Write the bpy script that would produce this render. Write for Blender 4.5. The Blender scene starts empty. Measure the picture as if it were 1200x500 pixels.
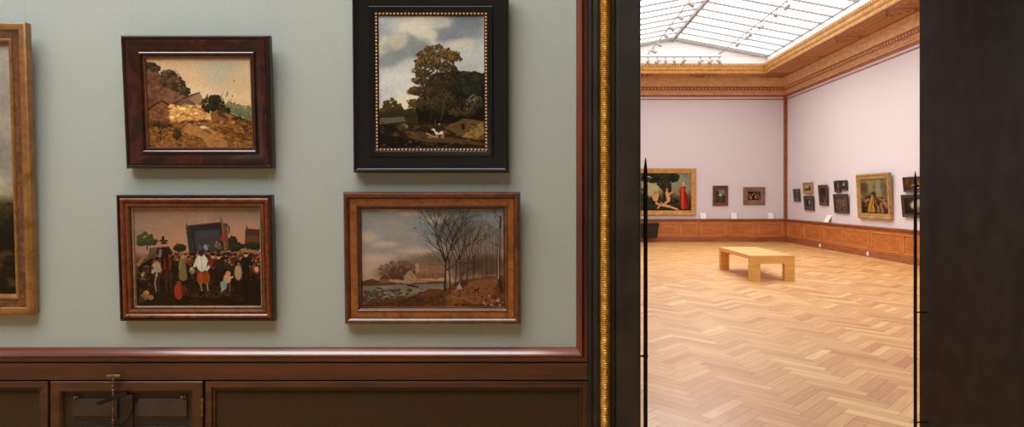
import bpy, math, random
import numpy as np
from mathutils import Vector, Matrix
random.seed(4)
# the tuned numbers
EXPOSURE = 0.0
SKY = 3.0
NEAR_P = 330
PAINT = 1.08
FLOOR_R = .44
PARQ_X = 1.99
BAR = .032
SPOT_P, SPOT_C = 65, (1, .93, .82)
FARW1, FARW2 = (216, 210, 217), (221, 216, 222)
FL = [(194, 130, 72), (212, 154, 92), (226, 176, 110), (238, 197, 132)]

C = bpy.context.scene
R = math.radians

# ---------------------------------------------------------------- camera, sky, light, exposure
F, CX, CY, EYE = 714.0, 630.0, 231.0, 1.6          # focal length and vanishing point in pixels of the 1200x500 frame
cam_d = bpy.data.cameras.new('camera'); cam = bpy.data.objects.new('camera', cam_d); C.collection.objects.link(cam)
cam_d.sensor_width = 36; cam_d.lens = 36*F/1200; cam_d.shift_x = -(CX-600)/1200; cam_d.shift_y = -(250-CY)/1200
cam.location = (0, 0, EYE); cam.rotation_euler = (R(90), 0, 0); cam_d.clip_start = .05; C.camera = cam
C.view_settings.view_transform = 'Standard'; C.view_settings.look = 'None'; C.view_settings.gamma = 1
C.view_settings.use_curve_mapping = False; C.view_settings.exposure = EXPOSURE
W = bpy.data.worlds.new('overcast_sky'); C.world = W; W.use_nodes = True
bg = W.node_tree.nodes['Background']; bg.inputs[0].default_value = (1, .985, .97, 1); bg.inputs[1].default_value = SKY
C.cycles.max_bounces = 8; C.cycles.diffuse_bounces = 5; C.cycles.glossy_bounces = 3; C.cycles.transparent_max_bounces = 8
C.cycles.sample_clamp_indirect = 6; C.cycles.use_denoising = True

# the two rooms (metres): the near room holds the camera, the far gallery lies beyond the doorway
NW, FW = 2.6, 3.7                                    # near face and far face of the thick wall
GX0, GX1, GY1 = .25, 8.94, 21.9                      # far gallery
HX0, HX1, HY0, HZ = -5.2, 4.6, -4.6, 5.2             # near room
DX0, DX1, DZ = .427, 2.332, 3.1                      # doorway
NSK = (-4.2, .1, -.4, 1.8)                        # roof light of the near room
S_OUT = 1.12                                         # kerb of the gallery roof light, in from the walls
def portal(name, x0, x1, y0, y1, z):
    l = bpy.data.lights.new(name, 'AREA'); l.shape = 'RECTANGLE'; l.size = x1-x0; l.size_y = y1-y0
    l.cycles.is_portal = True; o = bpy.data.objects.new(name, l); C.collection.objects.link(o); o.location = ((x0+x1)/2, (y0+y1)/2, z)
l_ = bpy.data.lights.new('near_room_laylight', 'AREA'); l_.shape = 'RECTANGLE'; l_.size = NSK[1]-NSK[0]; l_.size_y = NSK[3]-NSK[2]; l_.energy = NEAR_P; l_.color = (1, .985, .96)
o_ = bpy.data.objects.new('near_room_laylight', l_); C.collection.objects.link(o_); o_.location = ((NSK[0]+NSK[1])/2, (NSK[2]+NSK[3])/2, HZ+.04)
portal('gallery_roof_daylight', GX0+S_OUT, GX1-S_OUT, FW+S_OUT, GY1-S_OUT+.02, 6.36)

# ---------------------------------------------------------------- helpers
def lin(c): return tuple(((v/255)/12.92 if v/255 <= .04045 else (((v/255)+.055)/1.055)**2.4) for v in c)
def mat(name, col, rough=.5, metal=0., coat=0., spec=.5):
    m = bpy.data.materials.new(name); m.use_nodes = True; b = m.node_tree.nodes['Principled BSDF']
    b.inputs['Base Color'].default_value = (*lin(col), 1); b.inputs['Roughness'].default_value = rough; b.inputs['Metallic'].default_value = metal
    b.inputs['Coat Weight'].default_value = coat; b.inputs['Coat Roughness'].default_value = .15; b.inputs['Specular IOR Level'].default_value = spec
    return m
def noise_mat(name, c1, c2, scale=(6, 6, 6), detail=5, rough=.5, metal=0., coat=0., bump=0., lo=.35, hi=.65, spec=.5, dist=0.):
    """two colours of the thing itself, mottled or streaked by noise along its own axes"""
    m = mat(name, c1, rough, metal, coat, spec); t = m.node_tree; b = t.nodes['Principled BSDF']
    tc = t.nodes.new('ShaderNodeTexCoord'); mp = t.nodes.new('ShaderNodeMapping'); mp.inputs['Scale'].default_value = scale
    n = t.nodes.new('ShaderNodeTexNoise'); n.inputs['Scale'].default_value = 1; n.inputs['Detail'].default_value = detail; n.inputs['Distortion'].default_value = dist
    r = t.nodes.new('ShaderNodeValToRGB'); r.color_ramp.elements[0].position = lo; r.color_ramp.elements[1].position = hi
    r.color_ramp.elements[0].color = (*lin(c1), 1); r.color_ramp.elements[1].color = (*lin(c2), 1)
    t.links.new(tc.outputs['Object'], mp.inputs[0]); t.links.new(mp.outputs[0], n.inputs['Vector']); t.links.new(n.outputs['Fac'], r.inputs[0]); t.links.new(r.outputs[0], b.inputs['Base Color'])
    if bump:
        bp = t.nodes.new('ShaderNodeBump'); bp.inputs['Strength'].default_value = bump; bp.inputs['Distance'].default_value = .004
        t.links.new(n.outputs['Fac'], bp.inputs['Height']); t.links.new(bp.outputs[0], b.inputs['Normal'])
    return m
def fabric(name, c1, c2, fine=260., rough=.9):
    """wall cloth: a woven texture and faint upright variation"""
    m = noise_mat(name, c1, c2, (fine, fine, fine*.35), 2, rough, bump=.12, spec=.2); return m

class MB:
    """collects geometry and links it as ONE mesh object"""
    def __init__(s): s.v, s.f = [], []
    def add(s, vs, fs): n = len(s.v); s.v += [tuple(p) for p in vs]; s.f += [tuple(i+n for i in q) for q in fs]; return s
    def box(s, x0, x1, y0, y1, z0, z1):
        vs = [(x, y, z) for z in (z0, z1) for y in (y0, y1) for x in (x0, x1)]
        return s.add(vs, [(0, 2, 3, 1), (4, 5, 7, 6), (0, 1, 5, 4), (2, 6, 7, 3), (0, 4, 6, 2), (1, 3, 7, 5)])
    def tube(s, pts, r, n=8, caps=True):
        pts = [Vector(p) for p in pts]; rs = r if isinstance(r, (list, tuple)) else [r]*len(pts); vs = []; fs = []
        for k, p in enumerate(pts):
            d = (pts[min(k+1, len(pts)-1)]-pts[max(k-1, 0)]).normalized(); a = d.orthogonal().normalized() if k == 0 else (a-d*a.dot(d)).normalized(); b = d.cross(a)
            vs += [p+(a*math.cos(2*math.pi*i/n)+b*math.sin(2*math.pi*i/n))*rs[k] for i in range(n)]
        for k in range(len(pts)-1):
            for i in range(n): j = (i+1) % n; fs.append((k*n+i, k*n+j, (k+1)*n+j, (k+1)*n+i))
        if caps: fs += [tuple(range(n))[::-1], tuple(range((len(pts)-1)*n, len(pts)*n))]
        return s.add(vs, fs)
    def lathe(s, prof, c=(0, 0, 0), n=14): return s.tube([(c[0], c[1], c[2]+z+1e-5*k) for k, (r, z) in enumerate(prof)], [max(r, 1e-4) for r, z in prof], n)
    def prism(s, poly, y0, y1):                       # poly in (x, z), pushed along y
        n = len(poly); vs = [(x, y0, z) for x, z in poly]+[(x, y1, z) for x, z in poly]
        return s.add(vs, [tuple(range(n)), tuple(range(n, 2*n))[::-1]]+[(i, i+n, (i+1) % n+n, (i+1) % n) for i in range(n)])
    def sweep(s, prof, pts_of, closed=False):
        """prof: list of profile points; pts_of(p) -> the corner points that profile point passes through"""
        L = [[Vector(q) for q in pts_of(p)] for p in prof]; m = len(L[0]); vs = [q for l in L for q in l]; fs = []
        for k in range(len(L)-1):
            for i in range(m if closed else m-1): j = (i+1) % m; fs.append((k*m+i, k*m+j, (k+1)*m+j, (k+1)*m+i))
        return s.add(vs, fs)
    def bead(s, c, r, sx=1, sy=1, sz=1):
        vs = []; fs = []; n, h = 6, 4
        for j in range(h+1):
            a = math.pi*j/h
            for i in range(n): t = 2*math.pi*i/n; vs.append((c[0]+r*sx*math.sin(a)*math.cos(t), c[1]+r*sy*math.sin(a)*math.sin(t), c[2]+r*sz*math.cos(a)))
        for j in range(h):
            for i in range(n): k = (i+1) % n; fs.append((j*n+i, (j+1)*n+i, (j+1)*n+k, j*n+k))
        return s.add(vs, fs)
    def build(s, name, m, parent=None, smooth=0, bevel=0., kind=None, loc=None):
        me = bpy.data.meshes.new(name); me.from_pydata(s.v, [], s.f); me.materials.append(m); me.validate()
        import bmesh; bm = bmesh.new(); bm.from_mesh(me); bmesh.ops.recalc_face_normals(bm, faces=bm.faces)
        if bevel: bmesh.ops.bevel(bm, geom=[e for e in bm.edges if len(e.link_faces) == 2 and e.calc_face_angle() > .6], offset=bevel, segments=2, affect='EDGES', profile=.5)
        bm.to_mesh(me); bm.free()
        if smooth: me.shade_smooth(); me.set_sharp_from_angle(angle=R(smooth))
        o = bpy.data.objects.new(name, me); C.collection.objects.link(o)
        if parent: o.parent = parent
        if loc: o.location = loc
        if kind: o['kind'] = kind
        return o
def tag(o, label, cat, group=None):
    o['label'] = label; o['category'] = cat
    if group: o['group'] = group
    return o
def thing(name, label, cat, loc=(0, 0, 0), rot=(0, 0, 0), group=None):
    o = bpy.data.objects.new(name, None); C.collection.objects.link(o); o.location = loc; o.rotation_euler = rot; o.empty_display_size = .1
    return tag(o, label, cat, group)
def struct(name, loc=(0, 0, 0)):
    o = bpy.data.objects.new(name, None); C.collection.objects.link(o); o.location = loc; o['kind'] = 'structure'; return o
def at(px, py, Y): return ((px-CX)/F*Y, EYE-(py-CY)/F*Y)

def paint_mesh(name, arr, w, h, m, parent, y, z0):
    """a painted board: a grid of fine facets that carries the paint as a colour attribute, on a thin solid board"""
    H_, W_ = arr.shape[:2]; xs = np.linspace(-w/2, w/2, W_); zs = np.linspace(z0+h, z0, H_)
    X, Z = np.meshgrid(xs, zs); V = np.stack([X, np.full_like(X, y), Z], -1).reshape(-1, 3)
    i = (np.arange(H_-1)[:, None]*W_+np.arange(W_-1)[None, :]).ravel()
    Q = np.stack([i, i+W_, i+W_+1, i+1], -1).astype(np.int32)
    n0 = len(V); V = np.vstack([V, [(-w/2, y+.006, z0), (w/2, y+.006, z0), (w/2, y+.006, z0+h), (-w/2, y+.006, z0+h)]])
    Q = np.vstack([Q, [[n0, n0+1, n0+2, n0+3]]]).astype(np.int32)
    me = bpy.data.meshes.new(name); me.vertices.add(len(V)); me.vertices.foreach_set('co', V.astype(np.float32).ravel())
    me.loops.add(Q.size); me.loops.foreach_set('vertex_index', Q.ravel()); me.polygons.add(len(Q))
    me.polygons.foreach_set('loop_start', np.arange(0, Q.size, 4, dtype=np.int32)); me.update(calc_edges=True)
    c = arr.reshape(-1, 3)/255.; c = np.where(c <= .04045, c/12.92, ((c+.055)/1.055)**2.4)**1.1*PAINT
    c = np.hstack([c, np.ones((len(c), 1))]); c = np.vstack([c, np.tile([.05, .035, .02, 1], (4, 1))])
    a = me.color_attributes.new('paint', 'FLOAT_COLOR', 'POINT'); a.data.foreach_set('color', c.astype(np.float32).ravel())
    me.materials.append(m); o = bpy.data.objects.new(name, me); C.collection.objects.link(o); o.parent = parent; return o

# ---------------------------------------------------------------- painted surfaces
class Canvas:
    """A small picture in memory: the paint on one canvas or panel."""
    def __init__(s, box, W, H, seed=1):
        s.x0, s.y0, s.x1, s.y1 = box; s.W, s.H = W, H
        s.kx = W/(s.x1-s.x0); s.ky = H/(s.y1-s.y0)
        s.a = np.zeros((H, W, 3)); s.r = np.random.RandomState(seed)
        xs = (np.arange(W)+.5)/s.kx+s.x0; ys = (np.arange(H)+.5)/s.ky+s.y0
        s.X, s.Y = np.meshgrid(xs, ys)
    def noise(s, scale, oct=4, sx=1., sy=1.):
        out = np.zeros((s.H, s.W)); amp = 1.; tot = 0
        for o in range(oct):
            k = scale/(2**o)
            u = (s.X-s.x0)/(k*sx)+s.r.rand()*9; v = (s.Y-s.y0)/(k*sy)+s.r.rand()*9
            g = s.r.rand(int(v.max())+3, int(u.max())+3)
            i = u.astype(int); j = v.astype(int); fu = u-i; fv = v-j
            fu = fu*fu*(3-2*fu); fv = fv*fv*(3-2*fv)
            n = (g[j, i]*(1-fu)+g[j, i+1]*fu)*(1-fv)+(g[j+1, i]*(1-fu)+g[j+1, i+1]*fu)*fv
            out += n*amp; tot += amp; amp *= .55
        return out/tot-.5
    def mix(s, m, col):
        m = np.clip(m, 0, 1)[..., None]; s.a = s.a*(1-m)+np.array(col, float)*m
    def grad(s, stops):
        ys = [q[0] for q in stops]
        for c in range(3): s.a[..., c] = np.interp(s.Y, ys, [q[1][c] for q in stops])
    def blob(s, x, y, rx, ry, col, al=1., soft=.3, rough=0., scale=30, ang=0):
        dx, dy = s.X-x, s.Y-y
        if ang: ca, sa = math.cos(ang), math.sin(ang); dx, dy = dx*ca+dy*sa, -dx*sa+dy*ca
        d = np.sqrt((dx/rx)**2+(dy/ry)**2)
        if rough: d = d+s.noise(scale)*rough*2
        s.mix(np.clip((1-d)/max(soft, .02)+.5, 0, 1)*al, col)
    def poly(s, pts, col, al=1., rough=0., scale=20, soft=1.):
        n = len(pts); ins = np.zeros(s.X.shape, bool); X, Y = s.X, s.Y
        if rough: X = X+s.noise(scale)*rough*2; Y = Y+s.noise(scale)*rough*2
        for i in range(n):
            (xa, ya), (xb, yb) = pts[i], pts[(i+1) % n]
            if ya == yb: continue
            c = ((ya > Y) != (yb > Y)) & (X < (xb-xa)*(Y-ya)/(yb-ya)+xa); ins ^= c
        m = ins.astype(float)
        for _ in range(int(soft)):
            p = np.pad(m, 1, mode='edge')
            m = (p[:-2, 1:-1]+p[2:, 1:-1]+p[1:-1, :-2]+p[1:-1, 2:]+4*p[1:-1, 1:-1])/8
        s.mix(m*al, col); return m
    def dab(s, x, y, rx, ry, col, al=1., ang=0.):
        px, py = (x-s.x0)*s.kx, (y-s.y0)*s.ky; R = max(rx, ry)
        i0 = max(0, int(px-R*s.kx-2)); i1 = min(s.W, int(px+R*s.kx+3))
        j0 = max(0, int(py-R*s.ky-2)); j1 = min(s.H, int(py+R*s.ky+3))
        if i1 <= i0 or j1 <= j0: return
        dx = s.X[j0:j1, i0:i1]-x; dy = s.Y[j0:j1, i0:i1]-y
        ca, sa = math.cos(ang), math.sin(ang); dx, dy = dx*ca+dy*sa, -dx*sa+dy*ca
        d = np.sqrt((dx/rx)**2+(dy/ry)**2); e = 1.2/(min(rx, ry)*s.kx+.6)
        m = (np.clip((1-d)/e+.5, 0, 1)*al)[..., None]
        s.a[j0:j1, i0:i1] = s.a[j0:j1, i0:i1]*(1-m)+np.array(col, float)*m
    def line(s, pts, w, col, al=1., w2=None):
        w2 = w if w2 is None else w2; L = []
        for (xa, ya), (xb, yb) in zip(pts, pts[1:]):
            n = max(1, int(math.hypot(xb-xa, yb-ya)/max(.35*min(w, w2), .7)))
            L += [(xa+(xb-xa)*k/n, ya+(yb-ya)*k/n) for k in range(n)]
        for k, (x, y) in enumerate(L):
            ww = w+(w2-w)*k/max(1, len(L)-1); s.dab(x, y, ww/2, ww/2, col, al)
    def scatter(s, n, box, size, cols, al=.8, flat=.6, inside=None, jit=18):
        for _ in range(n):
            x = s.r.uniform(box[0], box[2]); y = s.r.uniform(box[1], box[3])
            if inside is not None and not inside(x, y): continue
            c = np.array(cols[s.r.randint(len(cols))], float)*(1+s.r.uniform(-jit, jit)/100)
            z = size*s.r.uniform(.5, 1.3); s.dab(x, y, z, z*flat, c, al, s.r.uniform(-.7, .7))
    def foliage(s, x, y, rx, ry, dark, light, n=120, size=5, top=.5):
        """a leafy mass: dark dabs, then lighter ones that keep to the upper left"""
        for k in range(n):
            t = s.r.uniform(0, 6.283); q = math.sqrt(s.r.rand())
            dx, dy = math.cos(t)*q, math.sin(t)*q
            f = k/n; lit = np.clip(.5-.35*dx-.6*dy+s.r.uniform(-.35, .35), 0, 1)*f*top*2
            c = np.array(dark)*(1-lit)+np.array(light)*lit
            z = size*s.r.uniform(.5, 1.2)*(1.3-.7*f)
            s.dab(x+dx*rx, y+dy*ry, z, z*.75, c, .85, s.r.uniform(0, 3))
    def figure(s, x, y, h, coat, legs, skin=(190, 140, 105), hat=(40, 30, 22), al=1., wide=1.):
        """a small standing figure, y = feet"""
        w = h*.13*wide
        s.line([(x-w*.5, y-h*.45), (x-w*.6, y)], w*.8, legs, al, w*.5)
        s.line([(x+w*.5, y-h*.45), (x+w*.7, y)], w*.8, legs, al, w*.5)
        s.dab(x, y-h*.62, w*1.15, h*.22, coat, al); s.dab(x, y-h*.72, w*1.35, h*.1, coat, al)
        s.line([(x-w*1.1, y-h*.75), (x-w*1.7, y-h*.55)], w*.7, coat, al)
        s.line([(x+w*1.1, y-h*.75), (x+w*1.6, y-h*.52)], w*.7, coat, al)
        s.dab(x, y-h*.9, w*.62, h*.075, skin, al)
        if hat is not None: s.dab(x, y-h*.965, w*.75, h*.04, hat, al)
    def grain(s, amt, scale=3):
        s.a = s.a*(1+s.noise(scale, 2)[..., None]*amt)
    def done(s): return np.clip(s.a, 4, 250)

def paint_sandy_hill():
    c = Canvas((40, 38, 557, 466), 300, 248, 3); R = c.r
    c.grad([(38, (196, 172, 140)), (150, (203, 176, 140)), (260, (205, 172, 128)), (330, (190, 150, 105)), (466, (120, 82, 40))])
    n = c.noise(150, 4, 1.6, .8)
    c.mix(np.clip(n*2.4+.1, 0, .7)*(c.Y < 300), (214, 196, 165))
    c.blob(430, 110, 90, 70, (168, 168, 152), .75, 1.2, .35, 70)
    c.blob(380, 80, 70, 45, (176, 172, 154), .55, 1.2, .35, 60)
    c.blob(500, 150, 60, 60, (196, 170, 132), .6, 1, .3, 60)
    c.blob(110, 70, 110, 40, (206, 176, 150), .5, 1, .3)
    # far green bushes on the right
    for x, y, rx, ry in ((450, 272, 50, 22), (500, 290, 55, 25), (540, 305, 35, 25)):
        c.foliage(x, y, rx, ry, (92, 98, 70), (134, 138, 104), 90, 8)
    # hillside
    c.poly([(40, 265), (120, 240), (300, 205), (330, 260), (420, 300), (557, 380), (557, 466), (40, 466)], (128, 88, 48), 1, 5, 25)
    c.poly([(40, 60), (95, 85), (110, 118), (150, 120), (185, 150), (205, 190), (210, 250), (100, 260), (40, 300)], (108, 74, 56), 1, 7, 30)
    m = c.noise(40, 4)
    ins = np.clip((200-c.X)/30, 0, 1)*np.clip((265-c.Y)/30, 0, 1)*np.clip((c.Y-60-c.X*.42)/20, 0, 1)
    c.mix(np.clip(m*3, 0, .6)*ins, (142, 102, 78))
    c.mix(np.clip(-m*3, 0, .6)*ins, (78, 46, 34))
    for x, y, rx, ry in ((60, 75, 30, 12), (90, 92, 22, 14), (155, 125, 38, 28), (195, 165, 35, 30), (228, 200, 26, 18), (130, 150, 20, 26)):
        c.foliage(x, y, rx, ry, (48, 40, 26), (92, 80, 52), 120, 7)
    c.poly([(45, 285), (100, 245), (150, 262), (160, 330), (60, 345)], (124, 84, 56), 1, 5); c.scatter(90, (45, 270, 160, 345), 9, [(148, 104, 68), (100, 66, 42), (84, 54, 34)], .5)
    c.line([(45, 285), (75, 262), (115, 242), (155, 268)], 7, (50, 32, 22), .9)
    c.poly([(160, 258), (250, 215), (300, 202), (318, 240), (290, 262), (200, 268)], (112, 90, 66), 1, 3)
    c.line([(160, 262), (240, 222), (302, 204)], 7, (66, 50, 36), .8); c.scatter(50, (170, 215, 310, 262), 7, [(92, 72, 52), (124, 98, 70), (76, 56, 40)], .6)
    c.scatter(160, (50, 100, 205, 250), 11, [(128, 90, 68), (92, 62, 48), (78, 50, 38), (142, 102, 76)], .35)
    c.poly([(245, 232), (300, 205), (317, 240), (285, 262)], (150, 124, 92), .9, 3)
    # bright sandy bank
    c.poly([(150, 300), (185, 272), (265, 262), (300, 290), (350, 300), (345, 330), (240, 345), (160, 330)], (196, 152, 92), 1, 6, 18)
    c.scatter(190, (150, 262, 350, 340), 9, [(222, 180, 118), (205, 160, 98), (176, 128, 74), (232, 196, 136), (150, 104, 58)], .7)
    for x, y, rx, ry in ((345, 262, 40, 34), (385, 262, 38, 24), (372, 235, 24, 20), (420, 290, 25, 16)):
        c.foliage(x, y, rx, ry, (32, 32, 18), (74, 68, 38), 150, 6)
    for k in range(26):
        x = R.uniform(325, 420); c.line([(x, 250), (x+R.uniform(-12, 12), R.uniform(208, 235))], 3, (48, 44, 26), .7)
    for k in range(9): c.dab(R.uniform(415, 465), R.uniform(200, 250), 3, 3, (90, 74, 52), .8)
    c.line([(400, 300), (470, 330), (557, 360)], 34, (82, 56, 30), .9)
    c.poly([(410, 300), (450, 310), (500, 345), (520, 372), (470, 360)], (146, 106, 68), .9, 4)
    for x, y, rx, ry in ((480, 335, 26, 12), (520, 352, 30, 16), (535, 378, 24, 18)): c.foliage(x, y, rx, ry, (36, 26, 14), (84, 62, 32), 90, 7)
    # foreground rubble and track
    c.scatter(1300, (40, 335, 557, 466), 10, [(150, 104, 54), (120, 80, 40), (92, 60, 30), (170, 122, 68), (136, 92, 48), (72, 46, 24)], .55, .45)
    c.poly([(240, 350), (330, 370), (400, 400), (440, 466), (330, 466), (300, 420), (200, 385)], (186, 140, 84), .55, 10, 40)
    c.dab(312, 367, 17, 7, (216, 198, 170), .9); c.dab(332, 370, 10, 5, (196, 172, 140), .8)
    for k in range(14):
        x = R.uniform(330, 540); y = R.uniform(345, 430); c.dab(x, y, R.uniform(12, 30), 6, (88, 58, 30), .6, .35)
    for x, y, rx, ry in ((180, 400, 20, 26), (120, 355, 40, 12), (75, 350, 22, 12)): c.foliage(x, y, rx, ry, (54, 38, 20), (110, 82, 44), 70, 7)
    c.line([(100, 430), (98, 380), (92, 350)], 5, (52, 36, 20)); c.line([(98, 392), (112, 372)], 4, (52, 36, 20))
    c.dab(182, 388, 8, 14, (60, 50, 50), .9); c.dab(184, 366, 5, 6, (120, 86, 60))
    for p in ((437, 208), (460, 220), (470, 150)): c.dab(p[0], p[1], 3, 4, (90, 70, 54))
    c.grain(.09, 9); return c.done()

def paint_village_crowd():
    c = Canvas((38, 24, 632, 474), 320, 246, 5); R = c.r
    c.grad([(24, (142, 122, 106)), (120, (156, 124, 102)), (215, (166, 124, 98)), (260, (96, 70, 48)), (474, (28, 20, 10))])
    n = c.noise(130, 4, 2, .8)
    c.mix(np.clip(n*2.5, 0, .7)*(c.Y < 230), (176, 132, 108)); c.mix(np.clip(-n*2.2, 0, .6)*(c.Y < 200), (124, 112, 102))
    c.blob(560, 60, 120, 30, (128, 120, 108), .5, 1, .3)
    c.blob(90, 215, 60, 20, (140, 118, 120), .5, .8, .3)
    # houses and tents
    c.poly([(556, 190), (560, 122), (572, 118), (632, 122), (632, 200), (556, 205)], (92, 62, 50), 1, 2)
    c.poly([(556, 160), (566, 100), (574, 122)], (78, 54, 46)); c.poly([(560, 145), (632, 150), (632, 120), (572, 118)], (72, 46, 38), .8)
    c.poly([(40, 285), (80, 235), (100, 232), (60, 290)], (130, 104, 66)); c.poly([(215, 215), (240, 180), (262, 215)], (104, 84, 66))
    c.poly([(100, 250), (110, 205), (150, 200), (160, 260)], (84, 68, 52), .8, 3)
    c.poly([(490, 225), (540, 206), (610, 208), (632, 230), (632, 250), (490, 250)], (136, 104, 72), .8, 3)
    for x, y, rx, ry in ((92, 160, 36, 24), (115, 178, 30, 14), (70, 180, 18, 12)): c.foliage(x, y, rx, ry, (56, 58, 36), (88, 84, 50), 110, 7)
    c.line([(97, 180), (98, 215)], 5, (60, 48, 30))
    for x, y, rx, ry in ((495, 178, 26, 24), (520, 195, 34, 12), (600, 195, 40, 16), (250, 205, 28, 14), (505, 205, 30, 14)): c.foliage(x, y, rx, ry, (38, 34, 22), (70, 62, 38), 110, 7)
    # the open booth stage
    c.poly([(282, 104), (450, 88), (462, 245), (296, 238)], (46, 42, 42)); c.poly([(320, 128), (440, 118), (448, 228), (328, 228)], (62, 60, 62))
    c.poly([(282, 104), (300, 104), (322, 235), (296, 240)], (58, 52, 50)); c.poly([(446, 88), (474, 96), (482, 235), (462, 245)], (96, 72, 52))
    c.line([(282, 106), (454, 88)], 6, (78, 60, 46)); c.line([(452, 78), (464, 230)], 7, (120, 92, 66)); c.line([(286, 98), (286, 112)], 9, (110, 84, 60))
    c.line([(446, 70), (446, 88)], 12, (128, 98, 72)); c.line([(322, 235), (462, 232)], 8, (40, 32, 24)); c.line([(470, 95), (484, 110), (482, 140)], 6, (60, 44, 32))
    c.blob(457, 160, 13, 17, (142, 56, 44), .95, .2)
    c.poly([(340, 135), (430, 125), (432, 150), (345, 165)], (74, 74, 78), .5, 4)
    for x, h, col in ((345, 40, (80, 74, 72)), (370, 46, (110, 108, 130)), (385, 42, (70, 62, 70)), (425, 60, (112, 92, 78)), (438, 50, (96, 80, 66))): c.figure(x, 232, h, col, (50, 44, 40), (150, 120, 100), None, .9)
    c.poly([(366, 196), (378, 188), (384, 212), (372, 220)], (150, 158, 190), .7)
    # the dark mass of the crowd, then people row by row
    c.poly([(40, 300), (110, 255), (200, 245), (300, 225), (480, 230), (632, 225), (632, 474), (40, 474)], (32, 22, 12), .93, 7, 25)
    pal = [(88, 54, 34), (120, 78, 50), (62, 42, 30), (140, 110, 80), (96, 40, 26), (50, 46, 42), (108, 90, 60), (70, 60, 48), (134, 60, 38)]
    for row, (y, h, n) in enumerate(((268, 46, 46), (292, 56, 40), (318, 66, 30), (350, 78, 16))):
        for k in range(n):
            x = R.uniform(230, 628) if row < 3 else R.uniform(460, 628)
            if row == 3 and 500 < x < 520: continue
            q = pal[R.randint(9)]; q = tuple(v*R.uniform(.55, 1.05) for v in q)
            c.figure(x, y+R.uniform(-6, 6), h*R.uniform(.85, 1.1), q, (40, 26, 16), (R.randint(140, 196), 116, 84), [(34, 24, 16), (60, 44, 30), None][R.randint(3)], .9)
    # ground
    c.poly([(38, 385), (200, 372), (632, 380), (632, 474), (38, 474)], (40, 30, 14), .75, 8)
    c.scatter(160, (38, 385, 632, 470), 16, [(54, 40, 18), (72, 52, 24), (30, 22, 10), (46, 38, 18)], .4, .35)
    c.scatter(520, (220, 250, 632, 400), 4.5, [(44, 30, 20), (70, 50, 34), (98, 72, 50), (34, 24, 16), (120, 88, 62)], .45)
    c.scatter(120, (60, 250, 230, 420), 6, [(44, 30, 20), (84, 58, 38), (60, 42, 28)], .4)
    # rider on a brown and white horse
    c.blob(180, 275, 32, 42, (96, 46, 26), 1, .2, .08); c.blob(140, 300, 24, 34, (150, 134, 112), 1, .3, .15, 14)
    c.blob(186, 330, 30, 30, (60, 34, 20), 1, .3, .1)
    for x in (132, 150, 186, 208): c.line([(x, 320), (x-4, 372), (x+1, 412)], 11, (66, 44, 30), 1, 6)
    c.line([(140, 320), (130, 360), (136, 404)], 8, (150, 132, 108), 1, 4); c.line([(128, 280), (118, 320)], 8, (164, 148, 126)); c.line([(126, 268), (140, 260)], 12, (120, 70, 44))
    c.figure(178, 300, 122, (44, 32, 26), (48, 28, 18), (176, 120, 90), (30, 20, 14), 1, 1.25)
    c.line([(158, 172), (196, 172)], 6, (26, 18, 12)); c.line([(172, 170), (176, 152)], 11, (28, 20, 14)); c.line([(160, 215), (156, 245)], 12, (118, 112, 100))
    c.line([(196, 200), (215, 228)], 9, (60, 36, 22)); c.line([(120, 250), (152, 196)], 3, (70, 54, 40))
    # woman in green, man in white shirt and russet breeches, others in front
    c.line([(262, 255), (262, 345)], 26, (112, 100, 64), 1, 40); c.dab(264, 244, 9, 11, (158, 118, 88)); c.line([(255, 262), (246, 300)], 9, (128, 116, 78))
    c.blob(352, 272, 26, 42, (192, 190, 176), 1, .15); c.line([(332, 255), (316, 292)], 13, (186, 184, 168)); c.line([(374, 258), (386, 290), (372, 308)], 12, (186, 184, 170))
    c.dab(350, 232, 11, 12, (92, 62, 44)); c.dab(350, 226, 13, 8, (50, 32, 22)); c.line([(350, 250), (354, 310)], 3, (150, 150, 140))
    c.blob(345, 342, 18, 30, (142, 74, 30), 1, .2); c.blob(372, 342, 18, 30, (132, 66, 26), 1, .2)
    c.line([(344, 368), (350, 402)], 8, (120, 110, 92)); c.line([(376, 368), (378, 404)], 8, (126, 114, 96)); c.line([(342, 408), (356, 408)], 7, (24, 16, 10)); c.line([(372, 411), (386, 411)], 7, (24, 16, 10))
    c.figure(405, 350, 118, (108, 46, 32), (38, 26, 20), (184, 130, 98), (34, 24, 16)); c.figure(432, 355, 120, (46, 38, 32), (36, 26, 20))
    c.blob(240, 405, 22, 38, (136, 58, 36), 1, .2, .06); c.dab(242, 366, 12, 12, (120, 62, 40)); c.blob(262, 398, 12, 22, (96, 40, 24), 1, .3)
    c.figure(306, 350, 64, (120, 112, 92), (70, 50, 34)); c.dab(304, 300, 8, 8, (182, 140, 108))
    c.blob(470, 345, 18, 22, (168, 140, 112), 1, .2); c.dab(474, 322, 12, 12, (186, 126, 100)); c.line([(482, 342), (498, 336)], 9, (188, 148, 118))
    c.blob(452, 375, 15, 22, (128, 138, 132), 1, .2); c.line([(448, 392), (440, 410)], 9, (136, 146, 140)); c.line([(480, 370), (482, 416)], 12, (88, 62, 38), 1, 5)
    c.blob(522, 318, 17, 34, (158, 130, 100), 1, .3, .1); c.figure(560, 345, 120, (40, 30, 26), (30, 22, 16)); c.figure(610, 345, 60, (150, 66, 44), (70, 40, 30)); c.dab(608, 302, 9, 12, (196, 150, 118))
    for x, y, r_, q in ((92, 296, 13, (150, 118, 92)), (78, 325, 13, (160, 140, 116)), (75, 350, 16, (112, 92, 70)), (88, 410, 14, (176, 120, 76)), (78, 428, 18, (122, 96, 60)), (108, 430, 14, (130, 108, 76)), (66, 440, 14, (70, 54, 32)), (96, 340, 14, (60, 44, 30))): c.blob(x, y, r_, r_*.9, q, .95, .3, .12, 10)
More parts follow.
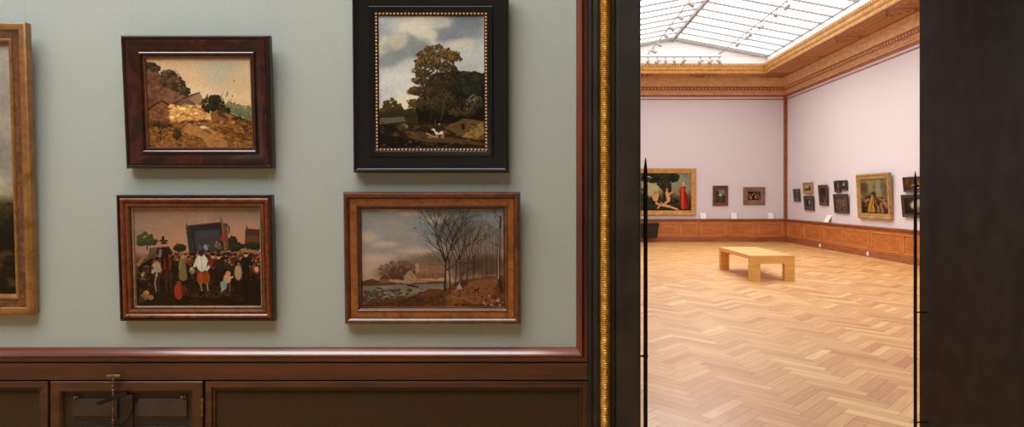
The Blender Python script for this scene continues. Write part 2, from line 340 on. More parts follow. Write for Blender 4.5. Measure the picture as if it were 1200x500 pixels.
    c.scatter(60, (40, 285, 125, 400), 10, [(60, 44, 28), (90, 66, 42), (40, 28, 18)], .6)
    c.scatter(70, (270, 400, 480, 430), 8, [(96, 76, 40), (64, 50, 26)], .5, .4)
    c.line([(480, 420), (600, 425)], 5, (52, 40, 20)); c.poly([(540, 360), (632, 350), (632, 474), (552, 450)], (34, 24, 12), .7, 5)
    c.grain(.09, 9); return c.done()

def paint_oak_wood():
    # upper crop and lower crop of the same canvas share one frame of reference (x 0..124, y 0..160)
    c = Canvas((0, 0, 124, 160), 260, 336, 7); R = c.r
    c.grad([(0, (128, 136, 140)), (40, (150, 152, 148)), (80, (170, 168, 158)), (115, (176, 172, 150)), (120, (70, 60, 34)), (160, (34, 26, 14))])
    n = c.noise(30, 5, 1.5, .8); c.mix(np.clip(n*2.5, 0, .6)*(c.Y < 112), (182, 180, 170)); c.mix(np.clip(-n*2.2, 0, .5)*(c.Y < 100), (126, 132, 136))
    def cloud(x, y, rx, ry, col, al=.9, rough=.25, ang=0): c.blob(x, y, rx, ry, col, al, .55, rough, 14, ang)
    cloud(50, 18, 30, 17, (182, 176, 158)); cloud(95, 14, 26, 14, (112, 118, 118)); cloud(70, 7, 16, 6, (168, 164, 152)); cloud(105, 8, 14, 10, (106, 112, 114))
    cloud(72, 15, 13, 10, (160, 158, 150)); cloud(80, 24, 16, 9, (112, 114, 118)); cloud(96, 36, 15, 8, (176, 168, 148), .8); cloud(60, 24, 9, 6, (176, 170, 152), .8)
    cloud(12, 38, 14, 12, (176, 168, 146)); cloud(34, 38, 24, 14, (116, 120, 118)); cloud(14, 52, 18, 9, (118, 122, 120), .85, .25, -.3); cloud(24, 32, 13, 9, (172, 164, 142), .7, .25, -.6); cloud(48, 42, 16, 8, (118, 122, 120), .8)
    cloud(22, 80, 26, 18, (184, 182, 174), .7); cloud(30, 104, 20, 8, (194, 186, 160), .8); cloud(108, 48, 18, 10, (160, 164, 162), .7); cloud(8, 96, 12, 10, (164, 168, 166), .7)
    c.a = c.a*np.array([1.1, 1.12, 1.15])
    # distant trees and water
    c.poly([(0, 116), (18, 108), (34, 114), (60, 112), (60, 130), (0, 130)], (52, 46, 26), 1, 1.5, 6)
    c.poly([(0, 123), (30, 121), (32, 127), (0, 131)], (98, 100, 88), .8, .6)
    for x, y, rx, ry in ((15, 108, 9, 8), (20, 112, 8, 7), (12, 114, 8, 6), (4, 116, 4, 4)): c.foliage(x, y, rx, ry, (52, 40, 20), (104, 82, 42), 90, 1.8)
    for x in (36, 44, 52, 58): c.foliage(x, 116, 6, 5, (40, 36, 18), (80, 72, 36), 50, 1.8)
    # the dark wood on the right
    dk, md = (28, 24, 14), (70, 62, 34)
    c.poly([(52, 90), (60, 70), (90, 66), (124, 70), (124, 140), (48, 140), (44, 110)], (26, 22, 13), 1, 3, 10)
    for x, y, rx, ry in ((103, 76, 14, 9), (116, 80, 12, 10), (95, 84, 14, 10), (110, 92, 16, 9), (82, 92, 16, 12)): c.foliage(x, y, rx, ry, (26, 26, 18), (62, 62, 42), 160, 2.4)
    # the great oak, storey upon storey of leaves
    L, D = (136, 104, 58), (46, 36, 20)
    for x, y, rx, ry in ((66, 44, 11, 7), (55, 48, 9, 7), (78, 46, 9, 6), (87, 50, 7, 6), (50, 56, 7, 5), (60, 56, 12, 7), (75, 58, 13, 7), (66, 66, 15, 8), (52, 70, 8, 5), (84, 66, 8, 7),
                         (48, 78, 9, 4), (60, 80, 14, 8), (76, 80, 14, 9), (44, 90, 7, 5), (54, 92, 10, 6), (68, 94, 14, 9), (44, 105, 8, 5), (54, 106, 12, 8), (66, 108, 12, 9), (90, 106, 16, 10), (76, 104, 14, 12)):
        lt = L if y < 62 or x < 50 else (84, 72, 42)
        c.foliage(x, y, rx, ry, D, lt, 130, 1.5, .65)
    for x, y in ((47, 62), (43, 66), (41, 88), (38, 92), (37, 104), (40, 109), (90, 46), (93, 52), (58, 40), (70, 38), (49, 47)): c.foliage(x, y, 4.5, 3, (70, 52, 26), (120, 90, 46), 26, 1.2)
    c.line([(76, 118), (74, 100), (70, 84), (68, 64)], 2.2, (60, 46, 28), .6, 1); c.line([(73, 124), (76, 104), (84, 90)], 1.4, (84, 66, 44), .6); c.line([(60, 126), (62, 110), (56, 98)], 1.2, (70, 54, 34), .5)
    c.foliage(112, 104, 10, 9, (48, 42, 28), (128, 118, 92), 110, 1.6, .6); c.foliage(104, 116, 9, 6, (44, 38, 24), (104, 92, 66), 70, 1.6, .5); c.foliage(90, 116, 8, 5, (56, 46, 26), (112, 94, 58), 60, 1.4, .5)
    # track, banks, rider
    c.poly([(0, 130), (30, 128), (60, 130), (124, 128), (124, 160), (0, 160)], (46, 34, 18), .95, 2, 10)
    c.poly([(74, 134), (98, 124), (124, 126), (124, 150), (100, 146)], (100, 78, 46), .9, 1.5, 8); c.poly([(96, 146), (110, 132), (120, 128), (124, 140), (112, 148)], (148, 120, 74), .8, 1.2, 8)
    c.poly([(28, 136), (52, 140), (90, 147), (124, 152), (124, 160), (60, 152), (36, 148)], (92, 70, 42), .8, 1.5, 8); c.poly([(0, 142), (40, 148), (70, 160), (0, 160)], (22, 18, 12), .9, 1.5, 8)
    c.poly([(70, 152), (124, 156), (124, 160), (50, 160)], (28, 20, 12), .8, 1)
    c.blob(9, 136, 11, 6, (24, 24, 18), .9, .4, .2, 6); c.foliage(30, 134, 6, 5, (58, 44, 24), (120, 94, 58), 50, 1.6); c.scatter(200, (0, 128, 124, 158), 2.6, [(60, 46, 24), (88, 68, 38), (36, 26, 14), (110, 86, 50)], .45, .4)
    c.line([(68, 141), (75, 140)], 3.6, (206, 200, 188)); c.line([(67, 141), (64, 136), (62, 137)], 1.9, (200, 192, 178)); c.line([(76, 140), (79, 143)], 1.6, (60, 40, 26)); c.dab(77, 139.5, 2.4, 2, (120, 70, 44))
    for x in (67, 69, 73.5, 75.5): c.line([(x, 142), (x-.5, 147)], .9, (170, 160, 144))
    c.line([(70, 139), (70.5, 132)], 3, (52, 44, 42)); c.dab(70.5, 130, 1.2, 1.4, (176, 130, 100)); c.dab(70.5, 128.6, 1.8, .7, (36, 26, 20)); c.line([(66, 132), (66, 124)], 1, (90, 84, 84))
    c.line([(56, 141), (66, 146)], 1.7, (168, 128, 92)); c.line([(58, 145), (62, 147)], 1.4, (150, 110, 76)); c.dab(33, 133, 1.4, 2, (130, 112, 86)); c.dab(98, 133, 2.2, 4, (40, 28, 18))
    c.grain(.08, 3); return c.done()

def paint_winter_village():
    c = Canvas((28, 24, 700, 482), 360, 246, 11); R = c.r
    c.grad([(24, (112, 116, 116)), (120, (120, 120, 116)), (200, (142, 126, 114)), (300, (156, 130, 110)), (360, (150, 122, 98)), (376, (112, 102, 90)), (482, (82, 64, 44))])
    n = c.noise(160, 4, 2.2, .7); sky = (c.Y < 350)
    c.mix(np.clip(n*2.6, 0, .75)*sky, (160, 136, 118)); c.mix(np.clip(-n*2.4, 0, .6)*np.clip((290-c.Y)/120, 0, 1), (100, 110, 116))
    for x, y, rx, ry in ((170, 36, 50, 10), (260, 50, 50, 12), (380, 78, 60, 16), (60, 160, 50, 20), (140, 190, 60, 14), (420, 66, 40, 12), (90, 255, 90, 18), (300, 220, 90, 14)): c.blob(x, y, rx, ry, (172, 146, 126), .65, .9, .3, 30)
    c.blob(60, 300, 90, 24, (164, 132, 116), .6, 1, .2)
    c.a = c.a*np.array([1.08, 1.13, 1.18])
    # smoky trees behind the village
    for x, y, rx, ry in ((230, 295, 60, 40), (330, 275, 90, 34), (150, 325, 60, 26), (400, 270, 70, 40), (270, 330, 60, 30)): c.blob(x, y, rx, ry, (104, 88, 74), .7, .9, .35, 22)
    c.foliage(200, 310, 90, 40, (98, 76, 60), (124, 100, 80), 220, 7, .4); c.foliage(215, 325, 60, 30, (78, 52, 38), (108, 78, 58), 160, 6, .4)
    c.poly([(28, 378), (30, 362), (80, 350), (130, 362), (240, 372), (430, 360), (430, 380), (28, 384)], (86, 60, 40), 1, 3)
    def house(x0, x1, yb, yt, w, r): c.poly([(x0, yb), (x0, yt), (x1, yt), (x1, yb)], w, 1, 1); c.poly([(x0-5, yt+3), ((x0+x1)/2, yt-(x1-x0)*.45), (x1+5, yt+3)], r, 1, 1)
    house(116, 160, 368, 348, (118, 84, 62), (92, 60, 44)); house(232, 292, 372, 340, (136, 110, 88), (98, 68, 50)); c.poly([(230, 372), (230, 335), (258, 308), (290, 345), (290, 372)], (148, 124, 98), 1, 1)
    c.poly([(290, 350), (300, 292), (416, 290), (420, 345)], (122, 88, 66), 1, 2); c.poly([(285, 322), (300, 292), (418, 290), (418, 322)], (138, 108, 86), .9, 1); c.poly([(284, 320), (284, 284), (291, 276), (298, 284), (298, 320)], (160, 130, 102), 1, 0)
    for k in range(9): c.line([(305+k*13, 296), (305+k*13, 318)], 3, (110, 84, 66), .6)
    c.scatter(90, (230, 300, 420, 370), 4, [(172, 136, 102), (96, 66, 48), (130, 94, 68), (60, 44, 34)], .6)
    c.line([(290, 358), (430, 362)], 4, (132, 100, 76)); c.line([(240, 376), (390, 366)], 6, (84, 50, 32))
    # water with boats
    c.poly([(28, 384), (200, 376), (430, 372), (420, 400), (300, 440), (28, 482)], (112, 106, 96), 1, 3); w = c.noise(40, 3, 3, .4)
    c.mix(np.clip(w*3, 0, .6)*(c.Y > 384)*(c.X < 430), (140, 134, 122)); c.line([(98, 391), (126, 394)], 5, (62, 42, 32)); c.line([(245, 380), (298, 388)], 7, (52, 34, 26)); c.line([(262, 374), (280, 376)], 6, (80, 52, 38))
    # shore and road
    c.poly([(28, 470), (120, 448), (260, 430), (350, 395), (420, 400), (480, 360), (600, 340), (700, 335), (700, 482), (28, 482)], (96, 62, 36), 1, 6, 30)
    c.poly([(300, 482), (430, 430), (520, 370), (600, 345), (690, 340), (660, 380), (640, 430), (560, 482)], (128, 84, 52), .85, 5, 30); c.blob(300, 452, 130, 20, (66, 44, 26), .7, .8, .3, 20)
    c.scatter(260, (40, 400, 420, 478), 9, [(62, 44, 28), (84, 58, 34), (106, 74, 44), (50, 36, 22)], .5, .5); c.scatter(160, (430, 360, 690, 478), 12, [(148, 98, 62), (110, 70, 40), (92, 58, 34), (134, 90, 58)], .4, .35)
    c.foliage(80, 440, 46, 30, (74, 60, 46), (96, 84, 68), 120, 6, .4)
    c.scatter(300, (440, 345, 698, 480), 6, [(120, 84, 56), (100, 68, 44), (140, 102, 70), (84, 58, 40)], .5, .4)
    # bare wood
    c.blob(560, 220, 120, 130, (104, 90, 78), .5, .7, .35, 40); c.blob(470, 130, 70, 60, (100, 92, 84), .4, .8, .3, 30); c.blob(620, 290, 90, 50, (74, 52, 38), .75, .7, .25, 20); c.blob(500, 300, 60, 50, (78, 58, 44), .6, .8, .3, 20)
    c.blob(600, 150, 70, 60, (140, 130, 118), .45, .9, .3, 30)
    def tree(x, y, ang, ln, w, d, col, al=.9):
        x2, y2 = x+math.cos(ang)*ln, y+math.sin(ang)*ln
        c.line([(x, y), (x2, y2)], w, col, al*(.55+.09*min(d, 5)), w*.6)
        if d == 0: return
        for k in range(3 if d > 1 else 2):
            tree(x2, y2, ang+R.uniform(-.62, .62), ln*R.uniform(.62, .85), w*.62, d-1, col, al*.93)
        if d > 2:
            q = R.uniform(.3, .8); tree(x+(x2-x)*q, y+(y2-y)*q, ang+R.choice([-1, 1])*R.uniform(.6, 1.1), ln*.55, w*.4, d-2, col, al*.85)
    for k in range(15):
        x = 500+k*13+R.uniform(-5, 5); q = R.randint(60, 96); yb = 330+R.uniform(-8, 8)
        c.line([(x, yb), (x+R.uniform(-6, 6), 110+R.uniform(-20, 50))], 4, (q, q*.82, q*.68), .75, 1.5)
        for j in range(5): tree(x+R.uniform(-3, 3), R.uniform(120, 240), -1.57+R.choice([-1, 1])*R.uniform(.3, .9), 22, 1.6, 2, (q-10, q*.75, q*.6), .5)
    T = (52, 41, 33)
    for x, yb, h, w, lean in ((420, 405, 130, 11, .04), (446, 395, 118, 7, -.05), (470, 385, 112, 6, .05), (496, 375, 110, 6, -.02), (524, 365, 104, 5, .06), (556, 355, 100, 4, 0)):
        tree(x, yb, -1.57+lean, h, w, 5 if x < 500 else 4, T)
    c.line([(424, 275), (404, 225), (362, 192), (330, 172)], 6, T, 1, 1.5); tree(404, 225, -2.0, 40, 3.4, 3, T); tree(362, 192, -2.3, 28, 2.4, 3, T); tree(425, 260, -1.1, 60, 5, 4, T)
    for k in range(30): tree(R.uniform(380, 560), R.uniform(60, 180), R.uniform(-2.6, -.5), 24, 1.4, 2, (60, 48, 40), .45)
    # the tall birch at the right edge
    c.line([(688, 408), (672, 330), (676, 200), (684, 60)], 18, (62, 44, 32), 1, 7); c.line([(672, 350), (672, 250), (680, 120)], 6, (150, 132, 112), .7, 3)
    for y in (70, 100, 130, 165, 200): tree(680, y, -2.5+R.uniform(-.3, .4), 34, 2.6, 3, T, .7); tree(682, y+10, -.6+R.uniform(-.3, .3), 24, 2, 2, T, .7)
    c.poly([(610, 482), (640, 430), (700, 420), (700, 482)], (88, 56, 32), .7, 5); c.scatter(60, (590, 425, 698, 480), 7, [(164, 130, 100), (70, 44, 26), (128, 90, 58)], .7)
    c.foliage(500, 372, 26, 16, (60, 42, 28), (100, 76, 52), 50, 6)
    c.figure(489, 436, 72, (160, 144, 124), (56, 34, 28), (160, 120, 90), (70, 50, 36), 1, .6); c.line([(489, 400), (488, 424)], 9, (110, 70, 60))
    c.line([(562, 402), (578, 400)], 7, (40, 26, 18)); c.line([(563, 404), (561, 416)], 3, (40, 26, 18)); c.line([(577, 402), (577, 416)], 3, (40, 26, 18)); c.dab(579, 394, 4, 4, (44, 28, 20)); c.dab(283, 117, 6, 2, (60, 50, 44))
    c.scatter(40, (470, 466, 620, 480), 8, [(50, 34, 22), (80, 56, 34)], .6, .4)
    c.grain(.07, 9); return c.done()

def paint_edge_landscape():
    # only the right edge of this one is in view: pale sky, a dark wood, dark ground (x in photo pixels, y 52..343)
    c = Canvas((-190, 52, 16, 343), 240, 340, 13); R = c.r
    c.grad([(52, (150, 146, 136)), (110, (158, 150, 138)), (170, (166, 156, 140)), (225, (150, 142, 120)), (240, (52, 46, 26)), (343, (24, 18, 10))])
    n = c.noise(50, 4, 1.6, .8); c.mix(np.clip(n*2.4, 0, .7)*(c.Y < 225), (182, 174, 158)); c.mix(np.clip(-n*2.2, 0, .6)*(c.Y < 225), (122, 124, 122))
    c.blob(6, 110, 14, 30, (128, 128, 122), .6, 1, .3, 20); c.blob(4, 180, 16, 26, (120, 118, 116), .6, 1, .3, 20)
    c.poly([(-190, 262), (-120, 250), (-60, 258), (16, 262), (16, 343), (-190, 343)], (38, 28, 14), 1, 3, 15)
    c.poly([(-190, 270), (-80, 262), (-30, 280), (-90, 300), (-190, 296)], (104, 100, 84), .8, 3, 15)
    for x, y, rx, ry in ((4, 256, 14, 16), (10, 248, 9, 10), (-12, 262, 14, 10), (-150, 226, 36, 28), (-120, 240, 26, 20), (-178, 236, 20, 24)): c.foliage(x, y, rx, ry, (34, 30, 16), (82, 70, 36), 150, 3.4)
    c.line([(-148, 282), (-150, 235)], 4, (50, 38, 22)); c.scatter(200, (-190, 290, 16, 343), 8, [(54, 40, 20), (32, 24, 12), (76, 58, 30)], .5, .4)
    c.grain(.14, 4); return c.done()

def paint_mythical_garden():
    # a generic stand-in: four figures beneath a spreading tree
    c = Canvas((30, 22, 155, 90), 200, 110, 17); R = c.r    # photo-like units: 1 = a quarter of a far pixel row
    c.grad([(22, (120, 128, 112)), (50, (150, 146, 112)), (66, (84, 84, 50)), (90, (38, 40, 24))])
    c.blob(70, 52, 18, 14, (190, 176, 130), .8, .7, .3, 8); c.foliage(132, 44, 20, 16, (128, 134, 112), (150, 152, 128), 80, 4)
    for x, y, rx, ry in ((90, 30, 26, 9), (112, 30, 18, 8), (72, 32, 16, 7), (98, 42, 14, 8), (60, 30, 20, 7), (104, 50, 8, 10)): c.foliage(x, y, rx, ry, (28, 34, 20), (74, 70, 36), 120, 3)
    c.line([(98, 76), (99, 56), (95, 40)], 8, (50, 42, 26), 1, 5); c.foliage(88, 72, 40, 8, (34, 38, 20), (60, 64, 34), 140, 3); c.foliage(44, 60, 16, 16, (44, 46, 26), (96, 92, 52), 100, 3)
    sk, sh = (206, 158, 112), (168, 116, 76)
    c.line([(83, 62), (80, 72)], 8, sk, 1, 9); c.dab(80, 58, 2.6, 3, sh); c.line([(80, 62), (74, 66), (78, 72)], 2.6, sk); c.line([(82, 76), (90, 80), (84, 86)], 4.4, sk, 1, 2.6)
    c.line([(104, 58), (108, 70)], 7, sk, 1, 8); c.dab(104, 52, 2.6, 3, sh); c.line([(108, 60), (116, 56)], 2.4, sk); c.line([(108, 72), (100, 76), (104, 83)], 4.4, sk, 1, 2.6)
    c.line([(94, 79), (112, 83), (128, 88)], 5.4, sk, 1, 3); c.dab(92, 76, 3, 2.6, sh)
    c.poly([(131, 48), (143, 46), (147, 62), (150, 86), (134, 88), (130, 66)], (150, 44, 36), 1, .8, 4); c.line([(136, 50), (137, 86)], 4, (196, 84, 58)); c.line([(142, 58), (148, 84)], 3, (120, 24, 22)); c.dab(138, 42, 2.8, 3.4, sk); c.line([(132, 50), (126, 58)], 3, (186, 70, 50)); c.line([(143, 52), (147, 60)], 3, (130, 128, 120))
    c.grain(.15, 3); return c.done()

def paint_gathering():
    # a generic stand-in: a golden crowd before a glowing cloud
    c = Canvas((90, 85, 330, 400), 150, 196, 19); R = c.r
    c.grad([(85, (132, 124, 78)), (200, (160, 146, 98)), (280, (120, 98, 56)), (400, (54, 42, 24))])
    n = c.noise(70, 4); c.mix(np.clip(n*2.6, 0, .8), (186, 172, 122)); c.mix(np.clip(-n*2.6, 0, .8)*(c.Y < 260), (92, 80, 52))
    c.blob(120, 170, 40, 60, (86, 62, 50), .7, .7, .3, 30); c.blob(250, 200, 28, 90, (178, 186, 148), .75, .8, .25, 30); c.blob(300, 170, 34, 50, (104, 84, 72), .6, .8, .3)
    c.poly([(90, 290), (150, 240), (220, 210), (250, 300), (330, 290), (330, 400), (90, 400)], (62, 46, 28), .85, 10, 24)
    for k in range(46):
        x = R.uniform(95, 325); y = R.uniform(250, 330); q = [(112, 70, 40), (160, 126, 60), (80, 56, 40), (140, 60, 36), (96, 88, 60), (190, 150, 90)][R.randint(6)]
        c.figure(x, y+40, 58, q, (50, 36, 22), (196, 150, 108), None, .85)
    c.poly([(180, 250), (205, 255), (200, 320), (215, 385), (145, 392), (155, 320)], (208, 166, 66), .95, 4); c.dab(188, 240, 10, 12, (190, 140, 96)); c.blob(205, 215, 20, 16, (70, 50, 34), .8, .4); c.line([(198, 260), (170, 390)], 6, (150, 104, 36))
    for x, y in ((265, 335), (290, 300), (240, 370), (275, 380), (308, 330)): c.blob(x, y, 14, 24, (176, 136, 92), .85, .4, .2, 14); c.dab(x, y-26, 8, 9, (196, 146, 106))
    c.blob(104, 340, 16, 50, (40, 40, 44), .8, .4); c.line([(95, 396), (326, 398)], 10, (34, 26, 16)); c.a = c.a*.8; c.grain(.2, 6); return c.done()

def paint_small(kind, W=60, H=76, seed=1):
    """little cabinet pictures too far away to read: soft patches of the colours they show"""
    c = Canvas((0, 0, 60, 60), W, H, seed); R = c.r
    if kind == 'valley':
        c.grad([(0, (92, 108, 92)), (16, (120, 136, 120)), (30, (200, 204, 176)), (36, (84, 84, 52)), (60, (40, 30, 18))]); c.foliage(8, 24, 12, 16, (34, 32, 18), (80, 70, 40), 60, 4); c.blob(34, 36, 18, 7, (70, 96, 84), .8, .6, .3, 8); c.foliage(50, 30, 10, 10, (44, 40, 22), (110, 96, 60), 40, 3); c.blob(30, 52, 22, 6, (120, 76, 44), .7, .6, .3, 8)
    elif kind == 'company':
        c.grad([(0, (40, 34, 24)), (60, (28, 20, 12))]); c.blob(46, 14, 14, 10, (96, 92, 70), .7, .8, .3, 9)
        for x, y, q in ((8, 34, (120, 70, 40)), (15, 44, (176, 140, 96)), (22, 34, (84, 44, 30)), (30, 26, (60, 66, 44)), (38, 40, (168, 150, 120)), (47, 38, (90, 46, 34)), (52, 48, (130, 88, 50))): c.blob(x, y, 5, 11, q, .9, .5, .2, 6); c.dab(x, y-13, 3, 3, (200, 156, 120))
        c.line([(0, 56), (60, 56)], 5, (70, 40, 24))
    elif kind == 'standing':
        c.grad([(0, (58, 54, 44)), (60, (30, 24, 18))]); c.blob(30, 34, 9, 20, (150, 146, 132), .9, .5, .25, 8); c.dab(30, 12, 5, 6, (180, 150, 122)); c.blob(46, 30, 8, 22, (70, 60, 48), .7, .7, .2, 8)
    elif kind == 'meadow':
        c.grad([(0, (168, 168, 150)), (30, (196, 186, 144)), (36, (96, 84, 48)), (60, (66, 50, 26))]); c.foliage(46, 26, 14, 18, (60, 58, 36), (110, 100, 60), 90, 4); c.foliage(10, 34, 10, 8, (70, 66, 40), (120, 110, 70), 40, 3)
    elif kind == 'waterfall':
        c.grad([(0, (44, 46, 38)), (60, (30, 26, 18))]); c.blob(34, 26, 8, 22, (176, 176, 160), .85, .6, .3, 10); c.foliage(12, 30, 10, 20, (30, 30, 20), (70, 66, 44), 60, 4); c.blob(26, 52, 22, 6, (96, 100, 92), .7, .6, .3, 8)
    elif kind == 'tavern':
        c.grad([(0, (34, 26, 24)), (60, (44, 32, 28))])
        for k in range(9): c.blob(R.uniform(14, 50), R.uniform(30, 52), 5, 8, [(120, 96, 88), (84, 60, 56), (150, 140, 130), (70, 40, 34)][R.randint(4)], .8, .6, .3, 6)
        c.line([(14, 4), (18, 52)], 4, (76, 52, 48)); c.line([(46, 4), (42, 52)], 4, (70, 50, 46))
    elif kind == 'mill':
        c.grad([(0, (110, 116, 106)), (34, (150, 150, 130)), (40, (50, 46, 30)), (60, (30, 24, 14))]); c.foliage(42, 26, 12, 16, (36, 38, 26), (80, 80, 56), 80, 4); c.blob(20, 26, 10, 10, (180, 182, 168), .8, .7, .3, 8)
    elif kind == 'throng':
        c.grad([(0, (70, 66, 58)), (20, (110, 96, 80)), (60, (60, 44, 34))])
        for k in range(60): c.blob(R.uniform(3, 57), R.uniform(18, 56), 2.6, 3.6, [(150, 116, 92), (90, 64, 50), (176, 156, 132), (60, 46, 40), (120, 70, 56), (104, 100, 92)][R.randint(6)], .8, .6)
    elif kind == 'candle':
        c.grad([(0, (120, 84, 40)), (60, (70, 40, 20))]); c.blob(30, 38, 12, 20, (200, 150, 84), .8, .8, .2, 10); c.dab(32, 44, 5, 8, (236, 206, 150)); c.blob(14, 24, 8, 18, (66, 40, 24), .8, .7, .2, 8)
    elif kind == 'rocks':
        c.grad([(0, (50, 44, 34)), (60, (30, 24, 16))]); c.blob(26, 22, 12, 18, (196, 192, 170), .85, .5, .35, 9, .5); c.blob(30, 42, 9, 12, (150, 116, 66), .7, .6, .3, 8); c.foliage(50, 30, 8, 20, (34, 30, 20), (84, 72, 46), 60, 4)
    c.grain(.2, 8); return c.done()

# ---------------------------------------------------------------- materials
M = {}
M['near_wall'] = fabric('grey_green_wall_cloth', (157, 165, 161), (163, 171, 167))
M['far_wall'] = fabric('pale_pink_wall_cloth', FARW1, FARW2, 120)
M['plaster'] = noise_mat('white_plaster', (214, 212, 206), (222, 220, 214), rough=.8)
M['mahogany'] = noise_mat('red_brown_mahogany', (112, 44, 22), (78, 28, 14), (3, 40, 3), 5, .28, coat=.8)
M['mahogany_up'] = noise_mat('upright_red_brown_mahogany', (104, 44, 20), (72, 28, 14), (30, 30, 2.5), 5, .35, coat=.35)
M['frieze'] = noise_mat('brown_frieze_board', (80, 38, 14), (56, 26, 9), (3, 20, 30), 6, .45, coat=.2)
M['door_wood'] = noise_mat('dull_brown_oak', (80, 42, 16), (54, 27, 9), (4, 20, 34), 6, .45, coat=.15)
M['textile_panel'] = noise_mat('dark_olive_hessian', (62, 46, 20), (48, 34, 13), (220, 220, 150), 3, .8, bump=.2, spec=.25)
M['dark_board'] = noise_mat('dark_grimy_board', (42, 28, 14), (30, 20, 9), (12, 12, 12), 4, .6)
M['flap_metal'] = noise_mat('brown_painted_flap', (54, 45, 40), (43, 34, 29), (8, 8, 8), 4, .5)
M['iron'] = noise_mat('dark_wrought_iron', (30, 26, 24), (46, 38, 32), (40, 40, 40), 3, .4, metal=.7)
M['old_brass'] = noise_mat('tarnished_brass', (150, 122, 92), (96, 70, 46), (60, 60, 60), 3, .35, metal=.85)
M['portal_black'] = noise_mat('brown_black_painted_portal', (33, 29, 24), (47, 41, 35), (9, 9, 7), 6, .55, coat=.0, spec=.35, bump=.08)
M['gold'] = noise_mat('old_gilding', (236, 190, 92), (196, 140, 54), (30, 30, 26), 4, .38, metal=.45)
M['far_gold'] = noise_mat('gilt_wood', (206, 158, 86), (182, 130, 62), (8, 8, 8), 4, .45, metal=.1)
M['cornice'] = noise_mat('tan_carved_cornice', (226, 192, 146), (206, 164, 116), (5, 5, 14), 5, .55)
M['cornice_red'] = noise_mat('red_brown_cornice_ground', (172, 108, 76), (150, 88, 60), (6, 6, 6), 4, .55)
M['soffit'] = noise_mat('brown_panelled_soffit', (164, 116, 84), (144, 96, 66), (3, 3, 3), 5, .5)
M['soffit_line'] = mat('tan_soffit_moulding', (212, 162, 108), .5)
M['oak'] = noise_mat('honey_oak_panelling', (196, 122, 62), (172, 98, 44), (3, 3, 14), 6, .38, coat=.25)
M['oak_dark'] = noise_mat('brown_oak_rail', (166, 100, 62), (140, 78, 46), (3, 3, 14), 6, .4, coat=.3)
M['oak_edge'] = mat('light_oak_panel_moulding', (220, 150, 84), .4)
M['bench'] = noise_mat('pale_oiled_beech', (234, 188, 108), (220, 168, 86), (2.2, 2.2, 14), 5, .42, coat=.15)
M['white'] = mat('white_paint', (236, 236, 236), .5)
M['bar'] = mat('white_glazing_bar_paint', (150, 148, 150), .5)
M['track'] = mat('grey_lamp_metal', (168, 166, 164), .4, .1)
M['card'] = mat('white_card', (240, 238, 234), .6)
M['black'] = mat('black_lacquer', (22, 20, 20), .4)
M['wire'] = mat('pale_picture_wire', (176, 176, 166), .5, .3)
g = bpy.data.materials.new('clear_roof_glass'); g.use_nodes = True; t = g.node_tree; t.nodes.clear()
o_ = t.nodes.new('ShaderNodeOutputMaterial'); mx = t.nodes.new('ShaderNodeMixShader'); tr = t.nodes.new('ShaderNodeBsdfTransparent'); gl = t.nodes.new('ShaderNodeBsdfGlossy')
gl.inputs['Roughness'].default_value = .05; tr.inputs[0].default_value = (.97, .98, .98, 1); mx.inputs[0].default_value = .05
t.links.new(tr.outputs[0], mx.inputs[1]); t.links.new(gl.outputs[0], mx.inputs[2]); t.links.new(mx.outputs[0], o_.inputs[0]); M['glass'] = g
g2 = g.copy(); g2.name = 'tinted_laylight_glass'; M['laylight'] = g2
M['laylight'] = mat('frosted_laylight_glass', (230, 232, 230), .3)
M['paint'] = mat('oil_paint', (128, 128, 128), .45, coat=.0, spec=.12); t = M['paint'].node_tree
ca = t.nodes.new('ShaderNodeVertexColor'); ca.layer_name = 'paint'; t.links.new(ca.outputs[0], t.nodes['Principled BSDF'].inputs['Base Color'])
def frame_wood(n, a, b, rough=.3, coat=.6, sc=16): M[n] = noise_mat(n, a, b, (sc, sc, sc), 5, rough, coat=coat, dist=1.2)
frame_wood('dark_mahogany_frame', (66, 24, 12), (26, 9, 6), .26, .35, 14)
frame_wood('dark_red_edge', (46, 16, 10), (26, 9, 6), .28, .4); frame_wood('orange_burl', (126, 64, 26), (72, 31, 12), .32, .3, 46)
frame_wood('warm_band', (122, 62, 30), (80, 36, 18), .28, .35, 30); frame_wood('ebony', (12, 9, 10), (18, 13, 13), .22, .12, 8)
frame_wood('russet_edge', (104, 50, 28), (66, 28, 16), .33, .4, 20); frame_wood('honey_band', (148, 90, 32), (110, 60, 18), .36, .3, 22)
frame_wood('brown_fillet', (110, 66, 40), (84, 46, 28), .3, .6, 20); frame_wood('pale_fillet', (150, 128, 98), (124, 98, 70), .3, .5, 30)
frame_wood('light_edge', (144, 100, 44), (112, 72, 28), .4, .3, 14); frame_wood('burr_walnut', (118, 70, 26), (66, 34, 10), .35, .3, 34)
frame_wood('far_red', (112, 58, 42), (84, 40, 30), .5, .2, 8); frame_wood('far_grey', (140, 108, 88), (112, 80, 62), .5, .2, 8); frame_wood('far_black', (58, 44, 42), (40, 30, 30), .4, .3, 8)
frame_wood('far_tan', (180, 146, 88), (140, 104, 56), .5, .2, 10)

